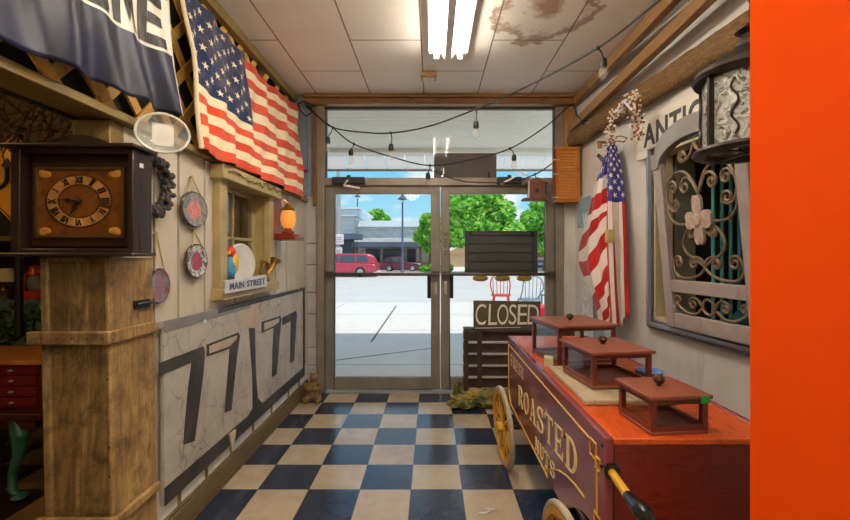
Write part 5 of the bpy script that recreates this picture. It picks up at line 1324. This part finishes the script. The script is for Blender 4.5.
bg_ = NT('clear bulb glass'); bg_.base((.95,.93,.86,1)); bg_.bsdf.inputs['Alpha'].default_value = .15; BULBG = bg_.set(.05, 0, .8)
A1 = [at(306,106,4.25), at(318,117,4.2), at(333,127.5,4.15), at(360,132,4.05), at(391,133,3.95), at(430,126,3.8), at(476,109,3.6), at(530,85,3.3), at(598,48,2.85), at(655,4,2.5), at(735,-60,2.05)]
string('a', 'upper cord of bulbs swagged from the left flag corner up across the ceiling', A1, [(.20,(-.05,0,-.09)),(.40,(0,0,-.10)),(.60,(.0,0,-.10)),(.80,(.035,0,-.065))], (0,3.5,2.6))
A2 = [at(306,104,4.27), at(318,116,4.25), at(333,128,4.25), at(354,144,4.25), at(392,157,4.25), at(430,165.5,4.25), at(470,160,4.25), at(510,148.5,4.25), at(545,127,4.25), at(568,107,4.25), at(574,103,4.2)]
string('b', 'lower cord of bulbs drooping in front of the transom window', A2, [(.30,(-.03,0,-.05)),(.50,(-.02,0,-.07)),(.70,(.04,0,-.06))], (0,4.25,2.3))
m = MB(); m.tube([at(435,171,4.24), at(450,178,4.24), at(466,182,4.24), at(500,183,4.24), at(520,181,4.20), at(540,172,4.18), at(553,163,4.17)], .006, 6)
tag(m.build('loose_cable', CORD), 'thin dark cable strung along the top of the right door', 'cable')
m = MB(); m.tube([at(574,106,4.1), at(577,116,4.05), at(583,121,4.0), at(590,124,4.0), at(597,118,3.9), at(602,126,3.85), at(590,128,3.9), at(580,122,4.0)], .007, 6)
tag(m.build('cord_coil', CORD), 'coil of dark cord looped on the rails above the shutter box', 'cord')
m = MB(); m.tube([at(298,104,4.2), at(303,101,4.2), at(310,104,4.2), at(313,112,4.2), at(306,116,4.2), at(300,110,4.2)], .008, 6, True)
tag(m.build('cord_coil', CORD), 'coil of dark cord bunched at the top corner of the large faded flag', 'cord')
# smoke box on ceiling
t = thing('ceiling_box', 'small square tan box fixed to the ceiling beyond the light', 'box', (-.03,3.81,ZC))
m = MB(); m.box(-.10,.04,3.74,3.86,ZC-.045,ZC-.001); m.build('cover', plain('tan box cover', (196,164,128), .5), t, bev=.008)
m = MB(); m.box(-.075,.015,3.76,3.84,ZC-.06,ZC-.045); m.build('vent', plain('pale vent', (226,212,190), .5), t, bev=.005)
# door closers
def closer(label, x0, x1, z, arm):
    t = thing('door_closer', label, 'door closer', ((x0+x1)/2, YF-.1, z))
    m = MB(); m.box(x0,x1,YF-.10,YF-.035,z-.03,z+.035); m.build('body', plain('gunmetal closer', (60,62,70), .4, .4), t, bev=.006)
    m = MB(); m.cyl(((x0+x1)/2,YF-.07,z+.03),((x0+x1)/2,YF-.07,z+.055),.02); m.build('spindle', IRON, t)
    for a, b in arm:
        m = MB(); m.bar(a, b, .018, .01, (0,1,0)); m.build('arm', plain('pale steel arm', (206,204,200), .35, .4), t)
zc = EYE+(256-182)*YF/F; px = lambda x: (x-CX)*YF/F
closer('dark door closer above the left glass door', px(334), px(366), zc, [((px(350),YF-.11,zc+.0),(px(347),YF-.16,zc-.06)),((px(347),YF-.16,zc-.06),(px(362),YF-.11,zc-.08))])
closer('pale armed door closer above the right glass door', px(496), px(520), zc-.0, [((px(499),YF-.13,zc-.045),(px(518),YF-.17,zc+.06)),((px(518),YF-.17,zc+.06),(px(527),YF-.19,zc+.01))])
t = thing('birdhouse', 'little brown wooden house hung at the top of the right door', 'birdhouse', (px(534),YF-.12,zc-.2))
BW = grain('red brown shingle wood', [(86,50,36),(124,78,58),(104,62,46)], .6, 4, (6,6,3))
x0, x1 = px(526), px(541); z0_, z1_ = zc-.185, zc-.04
m = MB(); m.box(x0,x1,YF-.16,YF-.05,z0_,z1_); m.build('body', BW, t, bev=.004)
m = MB(); m.box(x0-.06,x1+.05,YF-.18,YF-.04,z0_-.02,z0_); m.build('floor_ledge', BW, t, bev=.004)
m = MB(); m.prism([(x0-.03,YF-.175,z1_),(x1+.03,YF-.175,z1_),((x0+x1)/2,YF-.175,z1_+.06)], (0,.13,0)); m.build('roof', BW, t, bev=.004)
m = MB(); m.lathe([(.022,0),(.022,-.004)], ((x0+x1)/2,YF-.16,(z0_+z1_)/2), 14, 'y'); m.build('entry_hole', BLACK, t)
m = MB(); m.cyl((x0-.01,YF-.17,z0_),(x0-.01,YF-.17,z1_+.02),.009,n=8); m.build('side_post', plain('pale steel arm', (206,204,200), .35), t)
m = MB(); m.tube([((x0+x1)/2,YF-.11,z1_+.05),((x0+x1)/2,YF-.06,z1_+.12),((x0+x1)/2,YF-.02,zc+.06)], .005, 6); m.build('hanger', IRON, t)
# dark panel hung outside the transom, slatted board behind the right door
xa, xb = px(434)*1.05, px(497)*1.05; ys = YF+.045; k = ys/F
m = MB(); m.box((434-CX)*k,(496.5-CX)*k,ys,ys+.03,EYE+(256-178.8)*k,EYE+(256-153)*k)
t = thing('hanging_sign', 'blank dark grey sign back hanging outside the transom window', 'sign', ((465-CX)*k,ys,2.2)); m.build('panel', plain('dark grey sign back', (92,88,82), .6), t, bev=.004)
m = MB()
for x in (442,489): m.box((x-CX)*k-.012,(x-CX)*k+.012,ys-.006,ys,EYE+(256-178)*k,EYE+(256-172)*k)
m.build('clip', IRON, t)
ys = YF+.12; k = ys/F; X_ = lambda x: (x-CX)*k; Z_ = lambda y: EYE+(256-y)*k
DKS = grain('charcoal slat wood', [(52,54,54),(84,84,82),(66,68,68)], .6, 3, (1.5,8,8))
t = thing('slatted_board', 'dark framed slat board mounted behind the right door glass', 'board', (X_(501),ys,Z_(252)))
m = MB()
for a,b,c,d in ((465,537,231,235),(465,537,271,275),(465,468.5,235,271),(533,537,235,271)): m.box(X_(a),X_(b),ys-.02,ys+.04,Z_(d),Z_(c))
m.build('frame', DKS, t, bev=.003)
for i in range(4):
    m = MB(); m.box(X_(468.5),X_(533),ys,ys+.025,Z_(235+9*(i+1)-.5),Z_(235+9*i+.2)); m.build('slat', DKS, t, bev=.004)
m = MB(); m.box(X_(468.5),X_(533),ys+.026,ys+.032,Z_(271),Z_(235)); m.build('back_sheet', plain('pale back sheet', (150,150,148), .7), t)
for x in (480.5,502.5,524.5):
    m = MB(); m.lathe([(.002,-.018),(.075,-.012),(.082,0),(.075,.012),(.002,.018)], (X_(x),ys+.01,Z_(278.3)), 24, 'y', 1, .42); m.build('hanging_disc', plain('gold ochre disc', (196,150,52), .5, 0, .2, 20), t)
m = MB()
for x in (470,532): m.box(X_(x)-.012,X_(x)+.012,YF+.051,ys+.03,Z_(234),Z_(232))
m.build('mount', IRON, t)
# slatted rack and CLOSED sign by the right door
yr = 4.12; k = yr/F; X_ = lambda x: (x-CX)*k; Z_ = lambda y: EYE+(256-y)*k
BRN = grain('dark brown slat wood', [(44,32,24),(78,58,44),(60,44,34)], .55, 3, (1.5,8,8))
t = thing('slatted_rack', 'dark brown slatted wooden rack standing by the right door', 'rack', (X_(505),yr+.08,0))
for x in (466,479.5,540,572):
    m = MB(); m.box(X_(x)-.022,X_(x)+.022,yr-.015,yr+.03,0,Z_(331)); m.build('upright', BRN, t, bev=.003)
for i in range(5):
    m = MB(); y = 333+i*11.6; m.box(X_(464),X_(574),yr+.03,yr+.15,Z_(y+8.8),Z_(y)-.0); m.build('slat', BRN, t, bev=.003)
m = MB()
for i in range(5):
    y = 333+i*11.6; m.box(X_(465),X_(573),yr-.003,yr+.03,Z_(y+10.4),Z_(y+9.2))
m.build('pale_edge', plain('pale slat edge', (196,186,180), .5), t)
m = MB(); m.box(X_(466)-.02,X_(572)+.02,yr+.03,yr+.15,Z_(331),Z_(329)); m.build('top_board', BRN, t, bev=.004)
t = thing('closed_sign', 'dark board with white hand painted CLOSED leaning on the slatted rack', 'sign', (X_(506),yr-.04,Z_(330)))
a, b, c, d = [at(x,y,yy) for x,y,yy in ((473.5,329,yr-.04),(540.5,328,yr-.04),(473.5,300.5,yr-.0),(540.5,301.5,yr-.0))]
dv = Vector((0,.02,0)); m = MB(); m.hexa([a,b,b+dv,a+dv,c,d,d+dv,c+dv]); m.build('board', grain('dark olive board', [(58,48,24),(84,70,38),(66,54,28)], .5, 3, (2,8,8)), t, bev=.003)
f = quadfn(a,b,c,d); WH = plain('white chalk paint', (232,226,212), .6)
for ch, u0, u1 in (('C',.03,.185),('L',.225,.355),('O',.355,.52),('S',.53,.64),('E',.66,.80),('D',.81,.975)):
    m = MB(); text_on(m, ch, lambda u,v: f(u0+(u1-u0)*u+.012*(v-.5), .14+.74*v)+Vector((0,-.001,0)), (0,-1,0), -.004, 1, .003); m.build('letter', WH, t)
m = MB(); m.bar(f(.02,.03)+Vector((0,-.002,0)), f(.70,.035)+Vector((0,-.002,0)), .003, .006); m.build('underline', WH, t)
m = MB(); m.box(a.x+.05,b.x-.05,yr-.035,yr-.016,Z_(331.5),Z_(329.2)); m.build('ledge', BRN, bpy.data.objects['slatted_rack'])
# rumpled bundle on the floor
r8 = random.Random(2)
cam_ = NT('green gold fabric'); g = cam_.noise(cam_.coord(), 11, 4, .55, .8)
cam_.base(cam_.ramp(g, [(.32, lin((46,54,24))), (.46, lin((106,112,58))), (.56, lin((164,122,48))), (.68, lin((150,154,104)))])); cam_.bump(g, .5, .02); CAMO = cam_.set(.8)
def lump(mb, c, r, seed, amp=.22, n=40, mm=24):
    from mathutils import noise as ns
    c = Vector(c); P = []
    for i in range(mm+1):
        a = PI*i/mm; P.append([])
        for j in range(n+1):
            b = 2*PI*(j % n)/n; d = Vector((math.sin(a)*math.cos(b), math.sin(a)*math.sin(b), math.cos(a)))
            s_ = 1+amp*ns.noise(d*2.2+Vector((seed,0,0)))+amp*.6*ns.noise(d*5+Vector((0,seed,0)))
            p = c+Vector((d.x*r[0],d.y*r[1],d.z*r[2]))*s_; p.z = max(p.z, .004); P[-1].append(p)
    mb.grid(P)
t = thing('fabric_bundle', 'green and gold rumpled fabric bundle on the floor before the slatted rack', 'fabric bundle', (.5,3.95,0))
m = MB(); lump(m, (.52,3.97,.075), (.26,.10,.085), 3, .3); m.build('main_roll', CAMO, t)
m = MB(); lump(m, (.28,3.95,.05), (.12,.10,.06), 9, .45); m.build('loose_end', CAMO, t)
m = MB(); lump(m, (.245,4.02,.10), (.045,.04,.09), 5, .5); m.build('upturned_corner', CAMO, t)
# seated bear figurine left of the doors
t = thing('bear_figurine', 'small brown seated bear statue on the floor left of the doors', 'figurine', (px(313),4.1,0))
BEAR = plain('carved brown resin', (128,100,60), .6, 0, .3, 40, .3)
o_ = Vector(((313.5-CX)*4.1/F,4.12,0)); m = MB()
for c, r in (((0,0,.08),(.075,.07,.085)),((0,0,.15),(.06,.055,.06)),((0,-.01,.225),(.042,.042,.042)),((0,-.05,.215),(.022,.022,.018)),((-.03,0,.262),(.014,.009,.015)),((.03,0,.262),(.014,.009,.015)),
    ((-.065,-.03,.14),(.024,.03,.055)),((.065,-.03,.14),(.024,.03,.055)),((-.03,-.065,.13),(.03,.022,.02)),((.03,-.065,.13),(.03,.022,.02)),((-.055,-.06,.035),(.034,.055,.032)),((.055,-.06,.035),(.034,.055,.032)),((-.06,-.105,.04),(.026,.018,.034)),((.06,-.105,.04),(.026,.018,.034))):
    m.ball(o_+Vector(c), r, 16, 12)
b = m.build('body', BEAR, t); rm = b.modifiers.new('Remesh', 'REMESH'); rm.mode = 'VOXEL'; rm.voxel_size = .006; rm.use_smooth_shade = True
for s in (-1,1):
    m = MB(); m.ball(o_+Vector((s*.016,-.049,.236)), .005, 8, 6); m.build('eye', BLACK, t)
m = MB(); m.ball(o_+Vector((0,-.071,.221)), (.008,.005,.006), 8, 6); m.build('nose', BLACK, t)
# pink bit and scrap
m = MB(); m.lathe([(.002,-.02),(.03,-.012),(.042,0),(.03,.014),(.002,.022)], at(305,171,4.25), 9); tag(m.build('pink_bow', plain('magenta ribbon', (190,50,120), .6), bev=0), 'small magenta bow behind the lower corner of the large faded flag', 'bow')
m = MB(); c = at(487,512,430*EYE/256); c.z = .004
m.tube([c+Vector(p) for p in ((-.05,-.02,.004),(-.01,-.025,.005),(.02,-.005,.012),(.04,.012,.006),(.025,.03,.004),(.0,.012,.006),(.045,.0,.01))], .004, 6)
tag(m.build('paper_scrap', plain('white paper strip', (226,224,220), .6)), 'twisted white paper strip on a tan floor tile beside the cart', 'scrap')
# door mat edge of leaves at the sill
# ================================================================== DIM SHOP ON THE LEFT
t = thing('diamond_sign', 'yellow diamond road sign with black curved arrow behind the clock', 'sign', (-2.38,2.45,1.8))
c = at(14,179,2.45); h = .26; m = MB(); m.prism([c+Vector((0,0,h)),c+Vector((h,0,0)),c-Vector((0,0,h)),c-Vector((h,0,0))], (0,.01,0)); m.build('plate', plain('school bus yellow', (232,164,42), .45), t, bev=.003)
m = MB(); hb = h*.93; m.tube([c+Vector((0,-.002,hb)),c+Vector((hb,-.002,0)),c-Vector((0,.002,hb)),c-Vector((hb,.002,0))], .004, 6, True); m.build('border_line', BLACK, t)
m = MB(); m.tube([c+Vector((-.09+.055*math.cos(PI+PI*i/10),-.004,.01+.06*math.sin(PI+PI*i/10))) for i in range(11)]+[c+Vector((-.035,-.004,.08))], .011, 8); m.prism([c+Vector((-.07,-.008,.07)),c+Vector((0,-.008,.07)),c+Vector((-.035,-.008,.12))],(0,.006,0)); m.build('arrow', BLACK, t)
m = MB(); m.cyl(c+Vector((0,.03,-.9)), c+Vector((0,.03,h)), .02); m.build('sign_post', IRON, t)
# dried branches
t = thing('dried_branches', 'bunch of dried reddish twigs hanging over the clock in the shop', 'branches', (-2.1,2.3,2.05))
r9 = random.Random(21); TWG = plain('dried brown twig', (96,70,44), .8, 0, .3, 20); BRY = plain('dull red berry', (130,52,34), .6)
m = MB(); m2 = MB()
for i in range(42):
    p = Vector((-2.15+r9.uniform(-.42,.5), 2.2+r9.uniform(-.12,.2), 2.22+r9.uniform(-.05,.1))); d = Vector((r9.gauss(0,.6), r9.gauss(0,.3), -.4-r9.random()*.7)).normalized(); pts = [p]
    for k in range(7):
        d = (d+Vector((r9.gauss(0,.4),r9.gauss(0,.25),r9.gauss(0,.35)))).normalized(); pts.append(pts[-1]+d*.065)
        if r9.random() < .7: m2.ball(pts[-1]+Vector((r9.gauss(0,.01),-.008,r9.gauss(0,.01))), .009, 6, 4)
        if r9.random() < .5: e_ = Vector((r9.gauss(0,1),r9.gauss(0,.6),r9.gauss(0,1))).normalized(); m.tube([pts[-1], pts[-1]+e_*.06, pts[-1]+e_*.1+Vector((0,0,-.02))], [.004,.003,.002], 5)
    m.tube(pts, [.006,.006,.005,.005,.004,.004,.003,.002], 5)
m.build('twigs', TWG, t); o2 = m2.build('berries', BRY, t); o2['kind'] = 'stuff'
m = MB(); m.tube([(-2.1,2.2,2.24),(-2.1,2.22,2.6),(-2.1,2.25,2.99)], .006, 6); m.build('hanging_wire', IRON, t)
# shelf unit with lantern, plant stand, chest on a green table
t = thing('shelf_unit', 'olive shelf unit with a blue edged shelf at the back of the shop', 'shelf', (-3.1,3.3,0))
SHW = OLIVEW
for x in (-3.85,-2.45):
    m = MB(); m.box(x,x+.05,3.1,3.5,0,2.1); m.build('side_panel', SHW, t, bev=.003)
for z in (.55,1.02,1.5,1.95):
    m = MB(); m.box(-3.8,-2.45,3.12,3.5,z,z+.035); m.build('shelf_board', SHW, t)
m = MB(); m.box(-3.8,-2.45,3.08,3.12,1.0,1.075); m.build('blue_edge', plain('slate blue shelf edge', (86,106,124), .5), t)
m = MB(); m.box(-3.8,-2.45,3.48,3.5,0,2.1); m.build('back_panel', plain('dark shelf back', (58,50,32), .8), t)
zl = 1.055
t = thing('hurricane_lantern', 'red hurricane lantern on the blue edged shelf', 'lantern', (-3.03,3.3,zl))
c = Vector((-3.03,3.28,zl)); RD_ = plain('red lantern enamel', (190,52,26), .3)
m = MB(); m.lathe([(.06,0),(.075,.01),(.075,.05),(.05,.07),(.03,.075)], c, 20); m.build('fuel_tank', RD_, t)
m = MB(); m.lathe([(.03,.075),(.05,.11),(.05,.15),(.032,.19)], c, 18); m.build('globe', BULBG, t)
m = MB(); m.lathe([(.04,.19),(.045,.2),(.03,.24),(.035,.25),(.01,.265)], c, 18); m.build('chimney', RD_, t)
for s in (-1,1):
    m = MB(); m.tube([c+Vector((s*.07,0,.03)), c+Vector((s*.085,0,.1)), c+Vector((s*.075,0,.18)), c+Vector((s*.03,0,.23))], .008, 8); m.build('side_tube', RD_, t)
m = MB(); m.tube([c+Vector((.08*math.cos(PI*i/12),0,.2+.12*math.sin(PI*i/12))) for i in range(13)], .003, 6); m.build('bail', IRON, t)
t = thing('small_lamp', 'small cream shaded lamp left of the red lantern', 'lamp', (-3.28,3.3,zl)); c = Vector((-3.28,3.3,zl))
m = MB(); m.lathe([(.04,0),(.045,.01),(.02,.04),(.03,.08),(.012,.12),(.012,.16)], c, 18); m.build('base', BR, t)
m = MB(); m.lathe([(.095,.14),(.05,.24),(.046,.24),(.09,.14)], c, 20); m.build('lamp_shade', plain('cream lamp shade', (206,196,150), .7), t)
t = thing('clay_pot', 'tan clay pot right of the red lantern on the shelf', 'pot', (-2.78,3.3,zl)); 
m = MB(); m.lathe([(.05,0),(.08,.08),(.085,.1),(.075,.1),(.06,.02),(.0,.02)], (-2.78,3.3,zl), 18); m.build('pot', MC['clay pot'], t)
m = MB(); m.lathe([(.09,.1),(.09,.115),(.08,.115)], (-2.78,3.3,zl), 18); m.build('rim', MC['clay pot'], t)
t = thing('table', 'low shop table on curled green painted legs behind the pine column', 'table', (-2.66,2.65,0))
GRN = plain('mottled green blue paint', (52,104,82), .4, 0, .5, 9)
m = MB(); m.box(-3.21,-2.21,2.42,2.92,.46,.50); m.build('tabletop', plain('dark oxblood wood', (70,24,18), .4), t, bev=.006)
m = MB(); m.box(-3.16,-2.27,2.46,2.88,.40,.46); m.build('apron', plain('dark oxblood wood', (70,24,18), .4), t)
for x, s in ((-2.42,1),(-3.1,-1)):
    for y in (2.5,2.84):
        m = MB(); m.tube([(x,y,.46),(x+.05*s,y-.02,.36),(x+.03*s,y-.01,.24),(x-.02*s,y,.12),(x-.0*s,y-.02,.04),(x+.07*s,y-.05,.018)], [.04,.044,.03,.022,.022,.018], 12); m.ball((x+.07*s,y-.05,.02),(.04,.045,.02)); m.build('leg', GRN, t)
t = thing('drawer_chest', 'small oxblood chest of shallow drawers with a light wood top', 'chest', (-2.56,2.66,.5))
m = MB(); m.box(-2.86,-2.27,2.50,2.86,.50,.765); m.build('carcass', plain('oxblood lacquer', (92,22,20), .35), t, bev=.003)
m = MB(); m.box(-2.89,-2.24,2.46,2.88,.765,.79); m.build('top_board', grain('light orange wood', [(176,104,40),(206,134,62)], .4, 3, (2,8,8)), t, bev=.004)
for i in range(4):
    m = MB(); m.box(-2.84,-2.29,2.488,2.50,.512+i*.063,.566+i*.063); d_ = m.build('drawer', plain('oxblood drawer', (112,28,24), .3), t, bev=.003)
    for x in (-2.70,-2.43):
        m = MB(); m.ball((x,2.482,.54+i*.063),(.018,.012,.009),10,6); m.build('pull', plain('pewter pull', (176,170,160), .3, .7), d_)
t = thing('potted_plant', 'dark leafy plant in a tall planter behind the oxblood chest', 'plant', (-3.1,2.78,.5))
t.location = (-2.88,3.0,0)
m = MB(); m.lathe([(.05,0),(.06,.5),(.07,.62),(.075,.64),(.065,.64)], (-2.88,3.0,0), 18); m.build('planter', plain('dark planter', (60,54,40), .7), t)
m = MB(); r10 = random.Random(31)
for i in range(520):
    c = Vector((-2.88+r10.gauss(0,.16), 3.02+r10.uniform(-.07,.06), .86+r10.gauss(0,.09))); a = Vector((r10.gauss(0,1),r10.gauss(0,.5),r10.gauss(0,.7))).normalized(); b = a.orthogonal().normalized()
    m.mi = i % 3; m.add([c-a*.035,c-b*.016,c+a*.035,c+b*.016], [(0,1,2,3)])
m.build('foliage', [leafm('shade leaf', (70,104,72)), leafm('shade leaf pale', (120,140,108)), leafm('shade leaf dark', (44,72,52))], t, smooth=False)
